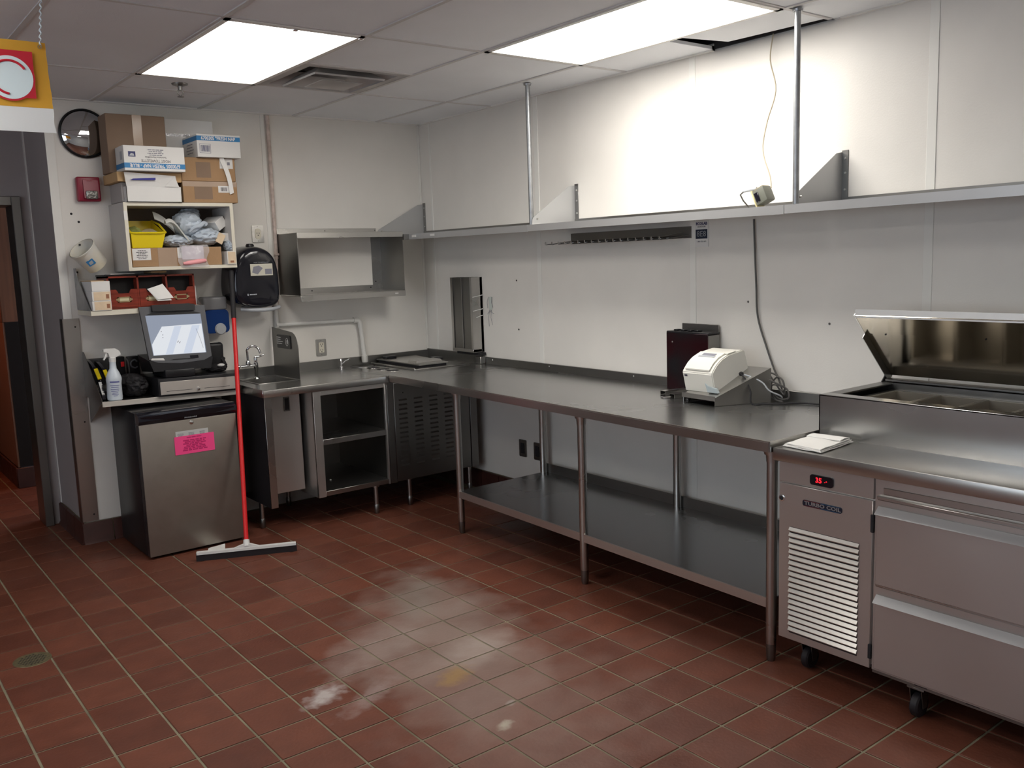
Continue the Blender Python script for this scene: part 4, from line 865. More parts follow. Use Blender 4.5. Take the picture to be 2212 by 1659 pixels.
part('front_lip', MB().ext([(fe.x - 0.002, hy0, fe.z - 0.014), (fe.x + 0.003, hy0, fe.z - 0.014), (fe.x + 0.010, hy0, fe.z + 0.018), (fe.x + 0.004, hy0, fe.z + 0.018)], (0, hy1 - hy0, 0)), lip_st, lid)
part('hinge_channel', MB().box(-0.110, -0.064, hy1, hy0, 1.024, 1.034, 0.002), steel_dk, lid)
for y in (-3.72, -4.10): part('clip', MB().lathe([(0.004, 0), (0.003, 0.006)], (lidpt(0.285, -0.004).x, y, lidpt(0.285, -0.004).z), (-0.7, 0, -0.7), 8), blk_mt, lid)
part('hinge_bracket', MB().prism([(-0.055, 1.021), (-0.120, 1.021), (-0.055, 1.085)], 'y', PY0 - 0.006, PY0 - 0.010), blk_mt, lid, label='black hinge bracket')
# front details of the machine compartment
part('upper_fascia', MB().box(PX, PX + 0.012, -3.990, PY0 - 0.003, 0.728, PT - 0.050, 0.001), steel_v, pt)
ds = part('display', MB().prism(rrect(-3.793, 0.757, 0.092, 0.038, 0.010), 'x', PX, PX - 0.006), blk_gl, pt, label='black digital thermostat display')
text('led_digits', '35', (PX - 0.0065, -3.783, 0.757), UY, UZ, 0.026, led, ds, bold=0.0004)
part('led_dot', MB().box(PX - 0.007, PX - 0.006, -3.816, -3.812, 0.757, 0.759).box(PX - 0.007, PX - 0.006, -3.809, -3.806, 0.7535, 0.755), led, ds)
gp = part('compressor_door', MB().box(PX, PX + 0.012, -3.988, PY0 - 0.003, 0.124, 0.722, 0.0015), steel_v, pt)
part('lock', MB().lathe([(0.012, 0), (0.0125, 0.003), (0.010, 0.004)], (PX, -3.627, 0.664), (-1, 0, 0), 20), chrome, gp)
part('keyway', MB().lathe([(0.0085, 0.004), (0.008, 0.0048)], (PX, -3.627, 0.664), (-1, 0, 0), 16), blk_mt, gp)
bd = part('badge', MB().prism(rrect(-3.795, 0.664, 0.158, 0.023, 0.008), 'x', PX, PX - 0.003), mat('badge_navy', (0.012, 0.016, 0.032), 0.3), gp)
text('lettering', 'TURBO COIL', (PX - 0.0034, -3.797, 0.664), UY, UZ, 0.0185, mat('badge_silver', (0.42, 0.42, 0.42), 0.35, 0.6), gp, bold=0.0004, sx=1.35)
for (ya_, yb_, cc) in ((-3.722, -3.79, (0.16, 0.02, 0.02)), (-3.79, -3.868, (0.03, 0.10, 0.20))):
    part('badge_stripe', MB().box(PX - 0.0036, PX - 0.003, yb_, ya_, 0.6725, 0.6742).box(PX - 0.0036, PX - 0.003, yb_, ya_, 0.6542, 0.6556), mat('badge_line', cc, 0.4), gp)
part('grille_recess', MB().box(PX - 0.0008, PX, -3.940, -3.662, 0.152, 0.562), blk_mt, gp)
for k in range(19):
    z = 0.158 + k * 0.02145
    part('grille_slat', MB().prism([(PX - 0.001, z), (PX - 0.008, z + 0.002), (PX - 0.0085, z + 0.005), (PX - 0.001, z + 0.0165)], 'y', -3.941, -3.661), steel, gp, smooth=False)
for z0_, z1_ in ((0.612, 0.675), (0.160, 0.213)): part('hinge', MB().box(PX - 0.006, PX + 0.004, -3.995, -3.983, z0_, z1_, 0.002), blk_mt, pt)
# drawers
part('drawer_frame', MB().box(PX + 0.001, PX + 0.012, PY1, -3.996, 0.124, PT - 0.050, 0.001), steel_v, pt)
for (zt_, zb_, hz) in ((0.700, 0.438, 0.735), (0.390, 0.136, 0.432)):
    d = part('drawer', MB().box(PX - 0.014, PX + 0.001, -4.85, -4.010, zb_, zt_, 0.002), steel_v, pt)
    part('handle_channel', MB().prism([(PX - 0.0145, zt_ - 0.018), (PX - 0.030, zt_ - 0.014), (PX - 0.004, zt_ + 0.010), (PX + 0.001, zt_ + 0.006)], 'y', -4.85, -4.010), lip_st, d)
    part('gasket_rail', MB().box(PX - 0.010, PX + 0.001, -4.85, -4.006, hz - 0.004, hz + 0.012, 0.004), steel, d)
part('upper_recess', MB().box(PX - 0.003, PX + 0.001, -4.85, -4.026, 0.752, 0.776, 0.003), steel, pt)
part('base_rail', MB().box(PX + 0.006, PX + 0.03, PY1, -3.996, 0.112, 0.136), steel_dk, pt)
for y in (-4.17, -4.34): part('drain_slot', MB().box(PX + 0.004, PX + 0.006, y - 0.022, y + 0.022, 0.120, 0.127), blk_mt, pt)
part('undercarriage', MB().box(-0.76, -0.08, PY1, PY0 - 0.02, 0.110, 0.134), blk_mt, pt)
for (x, y) in ((-0.765, -4.150), (-0.765, -5.0), (-0.12, -4.150), (-0.12, -5.0), (-0.72, -3.70), (-0.12, -3.70)):
    cs = part('caster', MB().box(x - 0.028, x + 0.028, y - 0.03, y + 0.03, 0.102, 0.111, 0.002).prism([(x - 0.025, 0.10), (x + 0.025, 0.10), (x + 0.012, 0.035), (x - 0.012, 0.035)], 'y', y - 0.022, y - 0.019).prism([(x - 0.025, 0.10), (x + 0.025, 0.10), (x + 0.012, 0.035), (x - 0.012, 0.035)], 'y', y + 0.019, y + 0.022), steel_dk, pt)
    part('wheel', MB().lathe([(0.036, -0.015), (0.042, -0.010), (0.042, 0.010), (0.036, 0.015)], (x, y, 0.0425), (0, 1, 0), 20), rubber, cs)
# folded towel
tw = MB()
def tow(u, v):
    a = V(-0.800, -3.628, 0); bq = V(-0.590, -3.628, 0); c_ = V(-0.575, -3.775, 0); d_ = V(-0.815, -3.795, 0)
    p = (a * (1 - u) + bq * u) * (1 - v) + (d_ * (1 - u) + c_ * u) * v
    return p
for (k, z) in enumerate((0.0, 0.006, 0.012)):
    tw.grid(lambda u, v, z=z, k=k: tow(0.02 * k + u * (1 - 0.05 * k), 0.02 * k + v * (1 - 0.04 * k)) + V(0, 0, PT + 0.0015 + z * (0.55 + 0.45 * u) + 0.004 * noise.noise(V(u * 3 + k * 7, v * 3, 1)) + 0.002), 14, 14, 0.003)
tw.grid(lambda u, v: tow(1.0 - 0.30 * u - 0.02, 0.02 + 0.9 * v) + V(0, 0, PT + 0.020 + 0.004 * math.sin(PI * u)), 8, 12, 0.003)
solo('folded_towel', tw, paper, 'folded white towel on the left end of the prep table', 'towel')

# ================================================================ TILL CORNER (left)
TILT = (math.radians(1.4), 'Y'); PIV = (-1.98, -0.2, 0.862)
TS = 0.862
ts = thing('till_shelf', 'stainless wall shelf with sloping side plate holding the till', 'shelf', (-1.98, -0.2, TS), rot=TILT, pivot=PIV)
part('shelf_board', MB().box(-2.355, -1.605, -0.372, -0.003, TS - 0.004, TS), steel_top, ts)
part('front_lip', MB().box(-2.356, -1.604, -0.376, -0.370, TS - 0.028, TS + 0.001, 0.001), mat('till_lip', (0.66, 0.62, 0.56), 0.4, 0.4), ts)
part('side_plate', MB().prism([(-0.372, TS - 0.003), (-0.003, TS - 0.003), (-0.003, 1.115), (-0.035, 1.115), (-0.372, TS + 0.012)], 'x', -2.358, -2.355), steel_dk, ts)
part('wall_leg', MB().prism([(-0.003, TS - 0.01), (-0.30, TS - 0.01), (-0.003, TS - 0.16)], 'x', -2.340, -2.337), steel_dk, ts)
part('rear_upstand', MB().box(-2.355, -1.605, -0.008, -0.003, TS, TS + 0.03), steel_dk, ts)

cdw = thing('cash_drawer', 'black cash drawer with steel front on the till shelf', 'cash drawer', (-1.84, -0.22, TS + 0.001), rot=TILT, pivot=PIV)
part('case', MB().box(-2.062, -1.606, -0.398, -0.03, TS + 0.002, 0.966, 0.004, 2), blk, cdw)
fp = part('front_panel', MB().box(-2.052, -1.622, -0.404, -0.398, TS + 0.012, 0.948, 0.0015), mat('drawer_steel', (0.52, 0.48, 0.44), 0.42, 0.4, var=0.03, vscale=8), cdw, label='brushed steel front')
part('slot', MB().box(-2.020, -1.875, -0.4048, -0.404, 0.8925, 0.8945), blk_mt, fp); part('slot', MB().box(-1.805, -1.655, -0.4048, -0.404, 0.8925, 0.8945), blk_mt, fp)
part('lock', MB().lathe([(0.010, 0), (0.011, 0.004), (0.008, 0.010), (0.003, 0.011)], (-1.840, -0.404, 0.8945), (0, -1, 0), 18), chrome, fp)

mo = thing('till_monitor', 'grey framed touchscreen till monitor on the cash drawer', 'monitor', (-1.89, -0.22, 0.967), rot=TILT, pivot=PIV)
MBL = V(-2.091, -0.360, 1.044)
MU = V(1, -0.0, 0.0); MW = V(-0.024, 0.040, 0.320).normalized(); MN = MU.cross(MW).normalized()
def mp(u, w_, n=0.0): return MBL + MU * u + MW * w_ + MN * n
def mpoly(mb, pts, n0, n1): mb.ext([mp(p[0], p[1], n0) for p in pts], MN * (n1 - n0)); return mb
wM = 0.362; hM = 0.330
body = [(0.004, 0.03), (0.05, 0.010), (wM / 2, 0.0), (wM - 0.05, 0.010), (wM - 0.004, 0.03), (wM + 0.004, hM), (-0.002, hM)]
part('shell', mpoly(MB(), body, -0.018, -0.006), blk, mo)
part('rear_case', MB().hexa([(-2.05, -0.336, 1.06), (-1.78, -0.336, 1.06), (-1.80, -0.20, 1.04), (-2.03, -0.20, 1.04)], [(-2.05, -0.308, 1.27), (-1.78, -0.308, 1.27), (-1.80, -0.24, 1.24), (-2.03, -0.24, 1.24)]), blk, mo)
scr = [(0.030, 0.052), (wM - 0.030, 0.052), (wM - 0.026, 0.280), (0.024, 0.280)]
m_ = MB(); n0 = -0.006
outer = [(0.004, 0.03), (0.05, 0.010), (wM / 2, 0.0), (wM - 0.05, 0.010), (wM - 0.004, 0.03), (wM + 0.004, hM), (-0.002, hM)]
m_.add([mp(p[0], p[1], n0) for p in outer] + [mp(p[0], p[1], 0.0) for p in outer], [(i, (i + 1) % 7, (i + 1) % 7 + 7, i + 7) for i in range(7)])
m_.add([mp(*p, 0.0) for p in outer] + [mp(*p, 0.0) for p in scr] + [mp(*p, -0.005) for p in scr],
       [(0, 1, 7), (1, 2, 8, 7), (2, 3, 8), (3, 4, 8), (4, 5, 9, 8), (5, 6, 10, 9), (6, 0, 7, 10), (7, 8, 12, 11), (8, 9, 13, 12), (9, 10, 14, 13), (10, 7, 11, 14)])
part('bezel', m_, grey_pl, mo, smooth=False)
scm = emission('screen_blue_grey', (0.33, 0.37, 0.46), 0.85); scb = emission('screen_white', (0.80, 0.83, 0.88), 0.92)
so_ = part('screen', mpoly(MB(), scr, -0.006, -0.0045), scm, mo, label='lit pale screen', smooth=False)
part('bright_area', mpoly(MB(), [(0.034, 0.054), (wM - 0.034, 0.054), (wM - 0.030, 0.222), (0.105, 0.215), (0.034, 0.115)], -0.0045, -0.0042), scb, so_, smooth=False)
scb2 = emission('screen_pale', (0.66, 0.72, 0.84), 0.9)
for (a, c_) in ((0.10, 0.04), (0.20, 0.045)): part('stripe', mpoly(MB(), [(a, 0.056), (a + c_, 0.056), (a + c_ + 0.075, 0.214), (a + 0.075, 0.214)], -0.0042, -0.0040), scb2, so_, smooth=False)
lm = MB()
for (a, c_) in ((0.095, 0.185), (0.100, 0.165), (0.098, 0.15), (0.18, 0.125), (0.185, 0.115), (0.175, 0.12), (0.19, 0.12)): lm.ext([mp(a, c_, -0.0039), mp(a + 0.004, c_, -0.0039), mp(a + 0.005, c_ + 0.004, -0.0039), mp(a + 0.001, c_ + 0.005, -0.0039)], MN * 0.0002)
lm.tube([mp(0.295, 0.195, -0.0035), mp(0.308, 0.14, -0.0035), mp(0.318, 0.08, -0.0035)], 0.0008, 5)
part('screen_marks', lm, ink_l, so_)
part('card_reader', mpoly(MB(), [(0.062, 0.300), (0.300, 0.300), (0.305, 0.333), (0.27, 0.341), (0.062, 0.336)], -0.018, 0.022), blk, mo, label='black bar along the top edge')
part('brow', mpoly(MB(), [(0.03, 0.284), (0.335, 0.284), (0.30, 0.293), (0.18, 0.298), (0.06, 0.293)], 0.0, 0.004), blk, mo)
part('sticker', mpoly(MB(), [(0.012, 0.028), (0.088, 0.022), (0.082, 0.036), (0.020, 0.038)], 0.0, 0.0006), paperw, mo)
part('reader_window', mpoly(MB(), [(0.232, 0.024), (0.280, 0.024), (0.280, 0.041), (0.232, 0.041)], 0.0, 0.0012), blk_gl, mo)
part('button_row', mpoly(MB(), [(0.115, 0.021), (0.26, 0.021), (0.24, 0.026), (0.14, 0.026)], 0.0, 0.0015), blk, mo)
part('chin', MB().hexa([(-2.070, -0.362, 1.004), (-1.745, -0.362, 1.004), (-1.745, -0.13, 0.99), (-2.070, -0.13, 0.99)], [(-2.090, -0.356, 1.066), (-1.729, -0.356, 1.066), (-1.729, -0.13, 1.09), (-2.090, -0.13, 1.09)]), blk, mo)
part('foot', MB().box(-2.015, -1.845, -0.385, -0.14, 0.9675, 1.012, 0.006, 2), blk, mo)

spk = thing('black_terminal_box', 'rounded black device with a white label behind the right side of the monitor', 'device', (-1.625, -0.09, 0.967), rot=TILT, pivot=PIV)
part('case', MB().box(-1.690, -1.588, -0.16, -0.03, 0.968, 1.135, 0.02, 4), blk, spk)
part('label', MB().box(-1.680, -1.620, -0.155, -0.10, 1.1352, 1.1362), paperw, spk)
m_ = MB()
for k in range(6):
    rr_ = random.Random(k + 3); P = [(-1.70 + rr_.uniform(-.02, .02), -0.27 + 0.02 * k, 0.975), (-1.67, -0.30 + 0.02 * k, 0.99 + 0.003 * k), (-1.635 + rr_.uniform(-.02, .02), -0.26, 0.985 + 0.005 * k), (-1.625, -0.22, 0.98), (-1.66, -0.2, 0.978)]
    m_.tube(smoothpath(P, 5), 0.0055, 7)
m_.blob((-1.665, -0.24, 0.985), (0.045, 0.05, 0.022), 5, sub=3, flat=0.968)
m_.tube(smoothpath([(-1.60, -0.2, 0.985), (-1.595, -0.17, 1.01), (-1.60, -0.15, 1.035), (-1.58, -0.12, 1.03)], 5), 0.012, 8)
solo('cable_pile', m_, blk_mt, 'pile of black cables on the right end of the cash drawer', 'cables', rot=TILT, pivot=PIV)
solo('white_plug_cap', MB().blob((-1.665, -0.305, 1.01), (0.022, 0.014, 0.010), 1, amp=0.05, sub=2), white_pl, 'small white cap among the black cables by the monitor', 'cap', rot=TILT, pivot=PIV)
solo('black_pouch', MB().blob((-2.150, -0.20, 0.925), (0.072, 0.13, 0.058), 8, amp=0.22, sub=4, flat=TS + 0.001), blk_mt, 'crumpled black pouch between spray bottle and cash drawer', 'pouch', rot=TILT, pivot=PIV)

bo = thing('spray_bottle', 'translucent spray bottle with white trigger on the till shelf', 'bottle', (-2.278, -0.335, TS + 0.001), rot=TILT, pivot=PIV)
bx, by, bz = -2.278, -0.330, TS + 0.001
part('bottle', MB().lathe([(0.034, 0), (0.039, 0.004), (0.040, 0.015), (0.0385, 0.09), (0.041, 0.115), (0.040, 0.128), (0.030, 0.155), (0.019, 0.175), (0.017, 0.20), (0.017, 0.215)], (bx, by, bz), n=28), tubglass, bo)
part('collar', MB().lathe([(0.018, 0.213), (0.0185, 0.235), (0.014, 0.240)], (bx, by, bz), n=20), white_pl, bo)
part('spray_head', MB().prism([(bx + 0.018, bz + 0.238), (bx + 0.044, bz + 0.252), (bx + 0.036, bz + 0.272), (bx + 0.016, bz + 0.286), (bx - 0.034, bz + 0.287), (bx - 0.045, bz + 0.283), (bx - 0.046, bz + 0.271), (bx - 0.034, bz + 0.267), (bx - 0.022, bz + 0.262), (bx - 0.016, bz + 0.240)], 'y', by - 0.011, by + 0.011), white_pl, bo)
part('trigger', MB().prism([(bx - 0.026, bz + 0.262), (bx - 0.034, bz + 0.262), (bx - 0.048, bz + 0.226), (bx - 0.043, bz + 0.224), (bx - 0.030, bz + 0.243)], 'y', by - 0.006, by + 0.006), white_pl, bo)
lb = MB()
for k, (z, ww) in enumerate(((0.100, 0.052), (0.083, 0.050), (0.073, 0.040), (0.062, 0.046), (0.052, 0.042), (0.042, 0.030), (0.034, 0.036), (0.026, 0.02))):
    r_ = 0.0405; n_ = 8; a0 = -PI / 2 - ww / r_ / 2 - 0.15
    hh = 0.008 if k == 0 else 0.003
    lb.grid(lambda u, v, z=z, hh=hh, a0=a0, ww=ww: (bx + r_ * math.cos(a0 + u * ww / r_), by + r_ * math.sin(a0 + u * ww / r_), bz + z + v * hh), n_, 1)
part('printed_label', lb, mat('label_violet', (0.13, 0.14, 0.33), 0.5), bo)
dv = thing('handset_cradle', 'curved black handset cradle with yellow tabs at the left end of the till shelf', 'device', (-2.33, -0.16, TS + 0.001), rot=TILT, pivot=PIV)
for k, (x, dz) in enumerate(((-2.342, 0.0), (-2.296, -0.01))):
    P = [(x - .004, -0.03, 1.075 + dz), (x, -0.10, 1.065 + dz), (x + 0.004, -0.19, 1.03 + dz), (x + 0.006, -0.26, 0.97 + dz), (x + 0.01, -0.31, TS + 0.038)]
    m_ = MB(); PP = smoothpath(P, 5)
    for i in range(len(PP) - 1):
        a_, b_ = PP[i], PP[i + 1]; m_.ext([a_ + V(-0.008, 0, 0), a_ + V(0.008, 0, 0), b_ + V(0.008, 0, 0), b_ + V(-0.008, 0, 0)], (0, -0.01, -0.03))
    part('arm', m_, blk_gl, dv)
    part('yellow_tab', MB().ext([(x - 0.009, -0.215, 1.027 + dz), (x + 0.009, -0.215, 1.030 + dz), (x + 0.014, -0.272, 0.978 + dz), (x - 0.004, -0.272, 0.975 + dz)], (0, -0.006, 0.006)), yellow, dv, label='yellow tab')
part('base', MB().box(-2.353, -2.235, -0.30, -0.02, TS + 0.001, TS + 0.035, 0.01, 3), blk_gl, dv)
pbx = thing('power_strip_box', 'black power boxes with a red switch on the wall behind the spray bottle', 'power box', (-2.2, -0.03, 0.95))
part('left_box', MB().box(-2.345, -2.135, -0.05, -0.002, 0.93, 1.082, 0.006, 2), blk, pbx)
part('right_box', MB().box(-2.118, -2.052, -0.045, -0.002, 0.965, 1.078, 0.006, 2), blk, pbx)
part('red_switch', MB().box(-2.160, -2.140, -0.055, -0.05, 1.022, 1.052, 0.003), redp, pbx, label='red switch')
part('cord', MB().tube(smoothpath([(-2.13, -0.06, 1.07), (-2.122, -0.065, 1.05), (-2.120, -0.065, 0.99), (-2.122, -0.06, 0.95)], 5), 0.004, 8), cordm, pbx)
part('cord', MB().tube(smoothpath([(-2.070, -0.055, 1.045), (-2.085, -0.06, 1.058), (-2.105, -0.06, 1.045), (-2.105, -0.06, 1.022), (-2.085, -0.06, 1.010), (-2.07, -0.06, 1.016)], 5), 0.005, 8), grey_pl, pbx)
# ---------------------------------------------------------------- mini fridge
rf = thing('mini_fridge', 'under shelf mini fridge with steel door, black sides and pink notice', 'fridge', (-1.965, -0.33, 0))
part('cabinet', MB().box(-2.240, -1.700, -0.535, -0.055, 0.012, 0.812, 0.006, 2), blk, rf)
dd = part('door', MB().box(-2.237, -1.702, -0.592, -0.540, 0.016, 0.752, 0.004, 2), door_st, rf, label='brushed steel door')
part('door_edge', MB().box(-2.2385, -1.7005, -0.586, -0.540, 0.014, 0.750, 0.003), blk, rf)
part('door_top', MB().prism([(-0.540, 0.752), (-0.592, 0.752), (-0.606, 0.772), (-0.600, 0.798), (-0.575, 0.812), (-0.540, 0.814)], 'x', -2.238, -1.701), blk_gl, rf, label='black curved handle strip')
part('handle_lip', MB().grid(lambda u, v: (-2.225 + 0.51 * u, -0.602 - 0.018 * math.sin(PI * u) + 0.012 * v, 0.796 + 0.010 * math.sin(PI * u) - 0.030 * v), 16, 3, 0.004), blk_gl, rf)
text('lettering', 'FRIGIDAIRE', (-1.962, -0.6065, 0.765), (1, 0, 0), UZ, 0.0105, grey_lt, rf, sx=1.3)
part('door_lock', MB().lathe([(0.011, 0), (0.012, 0.003), (0.006, 0.004), (0.003, 0.006)], (-1.957, -0.592, 0.733), (0, -1, 0), 18), chrome, dd)
wl = part('white_label', MB().box(-2.048, -1.868, -0.5935, -0.592, 0.655, 0.690), mat('label_greyish', (0.50, 0.51, 0.50), 0.5), dd)
lm = MB()
for k in range(3): lines(lm, (-2.022 + k * 0.060, -0.5938, 0.674), (1, 0, 0), UZ, 0.045, 3, 0.006, 0.003, 11 + k)
part('print', lm, ink_l, wl)
pk = part('pink_notice', MB().box(-2.058, -1.838, -0.5952, -0.5938, 0.560, 0.662), pinkp, dd, label='bright pink paper notice')
lm = MB(); lines(lm, (-1.948, -0.5953, 0.648), (1, 0, 0), UZ, 0.11, 1, 0.01, 0.006, 5); lines(lm, (-1.948, -0.5953, 0.632), (1, 0, 0), UZ, 0.155, 7, 0.0092, 0.0065, 6)
part('print', lm, pinki, pk)
for (x, y) in ((-2.21, -0.50), (-1.73, -0.50), (-2.21, -0.10), (-1.73, -0.10)): part('foot', MB().lathe([(0.015, 0.0), (0.017, 0.014)], (x, y, 0), n=12), blk_mt, rf)
# ---------------------------------------------------------------- squeegee
sq = thing('floor_squeegee', 'floor squeegee with red handle leaning against the towel dispenser', 'squeegee', (-1.81, -0.885, 0))
A_ = V(-2.050, -0.776, 0); B_ = V(-1.565, -0.995, 0); D_ = (B_ - A_).normalized(); Nq = V(D_.y, -D_.x, 0)
def bar(mb, n0, n1, z0, z1, e=0.0): mb.ext([A_ - D_ * e + Nq * n0 + V(0, 0, z0), B_ + D_ * e + Nq * n0 + V(0, 0, z0), B_ + D_ * e + Nq * n0 + V(0, 0, z1), A_ - D_ * e + Nq * n0 + V(0, 0, z1)], Nq * (n1 - n0)); return mb
m_ = MB(); bar(m_, -0.010, -0.003, 0.0, 0.045); bar(m_, 0.003, 0.010, 0.0, 0.045); bar(m_, -0.003, 0.003, 0.020, 0.04, -0.005); part('rubber_blade', m_, rubber, sq, label='black double rubber blade')
m_ = MB(); bar(m_, -0.014, 0.014, 0.036, 0.050, -0.003); mid = (A_ + B_) / 2
m_.ext([mid - D_ * 0.07 + Nq * -0.011 + V(0, 0, 0.05), mid + D_ * 0.07 + Nq * -0.011 + V(0, 0, 0.05), mid + D_ * 0.020 + Nq * -0.011 + V(0, 0, 0.068), mid - D_ * 0.020 + Nq * -0.011 + V(0, 0, 0.068)], Nq * 0.022)
part('blade_holder', m_, white_pl, sq, label='white plastic blade holder')
H0 = mid + V(0, 0, 0.055); H1 = V(-1.540, -0.262, 1.555); hd = (H1 - H0)
part('handle_socket', MB().tube([H0, H0 + hd * 0.022], [0.018, 0.016], 14), white_pl, sq)
part('handle', MB().tube([H0 + hd * 0.018, H0 + hd * 0.82], 0.0125, 14), redp, sq, label='red metal handle')
part('grip', MB().tube([H0 + hd * 0.815, H1], [0.0145, 0.0145], 14), blk_mt, sq, label='black grip')
solo('paper_scrap', MB().grid(lambda u, v: (-1.975 + 0.105 * u + 0.05 * v, -0.735 + 0.02 * u + 0.13 * v, 0.002 + 0.004 * abs(noise.noise(V(u * 2, v * 2, 4)))), 8, 8, 0.001), paper, 'white paper scrap on the floor between fridge and squeegee', 'paper')
# ---------------------------------------------------------------- dispensers
td = thing('towel_dispenser', 'rounded black paper towel dispenser on the back wall', 'dispenser', (-1.35, -0.1, 1.30))
base = [(-1.480, 1.312), (-1.520, 1.40), (-1.515, 1.50), (-1.500, 1.60), (-1.460, 1.672), (-1.395, 1.703), (-1.345, 1.706), (-1.285, 1.690), (-1.232, 1.645), (-1.208, 1.56), (-1.203, 1.45), (-1.207, 1.38), (-1.225, 1.312)]
lay = [(0.0, 0.98, 1.0), (-0.002, 1.0, 1.0), (-0.10, 1.0, 1.0), (-0.17, 0.985, 0.985), (-0.205, 0.94, 0.95), (-0.222, 0.84, 0.86)]
vs = []; n_ = len(base); cx, cz = -1.355, 1.48
for (y, s1, s2) in lay:
    for (x, z) in base:
        dent = 0.018 * math.exp(-((z - 1.46) / 0.035) ** 2) if y < -0.18 else 0
        vs.append((cx - 0.012 * abs(y) / 0.2 * 0 + (x - cx) * s1, y + dent, cz + (z - cz) * s2))
fs = [(k * n_ + i, k * n_ + (i + 1) % n_, (k + 1) * n_ + (i + 1) % n_, (k + 1) * n_ + i) for k in range(len(lay) - 1) for i in range(n_)] + [tuple(range(n_)), tuple((len(lay) - 1) * n_ + i for i in range(n_))]
me_ = MB().add([Vector(v) + V(-0.045, 0, 0) * 0 for v in vs], fs).mesh('cover', blk_gl, ORG[td.name])
o = bpy.data.objects.new('cover', me_); COL.objects.link(o); o.parent = td; sm_ = o.modifiers.new('s', 'SUBSURF'); sm_.levels = 2; sm_.render_levels = 2
part('key_lock', MB().lathe([(0.026, 0), (0.026, 0.012), (0.020, 0.022), (0.0, 0.024)], (-1.355, -0.12, 1.695), (0, 0, 1), 20), blk, td)
part('paper_outlet', MB().tube([(-1.455, -0.155, 1.318), (-1.40, -0.19, 1.310), (-1.33, -0.20, 1.307), (-1.26, -0.19, 1.310), (-1.205, -0.155, 1.318)], 0.012, 10), grey_lt, td, label='light grey outlet bar')
lp_ = part('instruction_label', MB().box(-1.405, -1.262, -0.2262, -0.2248, 1.520, 1.592), mat('label_cream', (0.58, 0.56, 0.47), 0.5), td)
part('drawing', MB().prism([(-1.395, 1.540), (-1.360, 1.528), (-1.325, 1.565), (-1.350, 1.582), (-1.385, 1.575)], 'y', -0.2262, -0.2266).prism([(-1.312, 1.527), (-1.268, 1.527), (-1.268, 1.560), (-1.312, 1.560)], 'y', -0.2262, -0.2264), ink_l, lp_)
text('lettering', 'HOW TO INSTALL KIT', (-1.333, -0.2262, 1.600), (1, 0, 0), UZ, 0.0095, grey_lt, td)
lm = MB().box(-1.432, -1.424, -0.2190, -0.2182, 1.400, 1.412); lines(lm, (-1.395, -0.2190, 1.403), (1, 0, 0), UZ, 0.05, 1, 0.01, 0.007, 2); part('logo_print', lm, grey_lt, td)
sd = thing('soap_dispenser', 'navy blue soap dispenser with smoky top, left of the towel dispenser', 'dispenser', (-1.59, -0.05, 1.18))
part('tank', MB().box(-1.667, -1.518, -0.100, -0.003, 1.318, 1.402, 0.014, 3), smoke, sd, label='smoky translucent top')
pr_ = rrect(-1.592, 1.25, 0.152, 0.142, 0.028, 5)
part('cover', MB().prism(pr_, 'y', -0.105, -0.003), bluesoap, sd)
part('push_button', MB().lathe([(0.034, 0), (0.036, 0.004), (0.030, 0.012), (0, 0.014)], (-1.575, -0.105, 1.203), (0, -1, 0), 24), grey_lt, sd)
# ---------------------------------------------------------------- fire alarm
al = thing('fire_alarm', 'dark red fire alarm strobe on the wall below the round mirror', 'alarm', (-2.235, -0.03, 1.97))
part('housing', MB().box(-2.300, -2.178, -0.045, -0.001, 1.972, 2.108, 0.008, 3), redalarm, al)
part('raised_panel', MB().prism([(-0.045, 1.985), (-0.062, 1.990), (-0.050, 2.090), (-0.045, 2.092)], 'x', -2.270, -2.190), redalarm, al)
part('strobe_lens', MB().box(-2.263, -2.200, -0.072, -0.055, 1.984, 2.030, 0.012, 3), mat('lens_clear', (0.30, 0.30, 0.28), 0.08, 0.6, bump=0.6, bscale=90), al, label='faceted clear strobe lens')
text('lettering', 'FIRE', (-2.235, -0.0535, 2.086), (1, 0, 0), UZ, 0.014, mat('alarm_text', (0.45, 0.10, 0.12), 0.5), al, sx=1.4)
# ---------------------------------------------------------------- convex mirror
mr_ = thing('convex_mirror', 'round convex security mirror with black rim high in the wall corner', 'mirror', (-2.250, -0.05, 2.22))
c0 = V(-2.226, -0.004, 2.349); R0 = 0.130
prof = [(R0 * math.sin(a), 0.036 * math.cos(a) ) for a in [PI / 2 * k / 12 for k in range(12, -1, -1)]]
part('mirror_dome', MB().lathe(prof, c0, (0, -1, 0), 40), mirror_m, mr_)
part('rim', MB().lathe([(R0 + 0.006, 0), (R0 + 0.006, 0.010), (R0 - 0.002, 0.014), (R0 - 0.002, 0.0)], c0, (0, -1, 0), 40, cap=False), blk, mr_)
# ---------------------------------------------------------------- cubby shelf
cu = thing('wall_cubby', 'cream edged open wall cubby packed with supplies', 'cubby', (-1.825, -0.15, 1.575))
X0, X1, Z0, Z1, YF = -2.133, -1.515, 1.575, 1.952, -0.300
part('side_panel', MB().box(X0, X0 + 0.019, YF + 0.003, -0.001, Z0, Z1), cubby_s, cu); part('side_panel', MB().box(X1 - 0.019, X1, YF + 0.003, -0.001, Z0, Z1), cubby_s, cu)
part('top_panel', MB().box(X0 + 0.019, X1 - 0.019, YF + 0.003, -0.001, Z1 - 0.019, Z1), cubby_s, cu); part('bottom_panel', MB().box(X0 + 0.019, X1 - 0.019, YF + 0.003, -0.001, Z0, Z0 + 0.019), cubby_s, cu)
part('back_panel', MB().box(X0 + 0.019, X1 - 0.019, -0.006, -0.001, Z0 + 0.019, Z1 - 0.019), mat('cubby_back', (0.16, 0.13, 0.11), 0.8), cu)
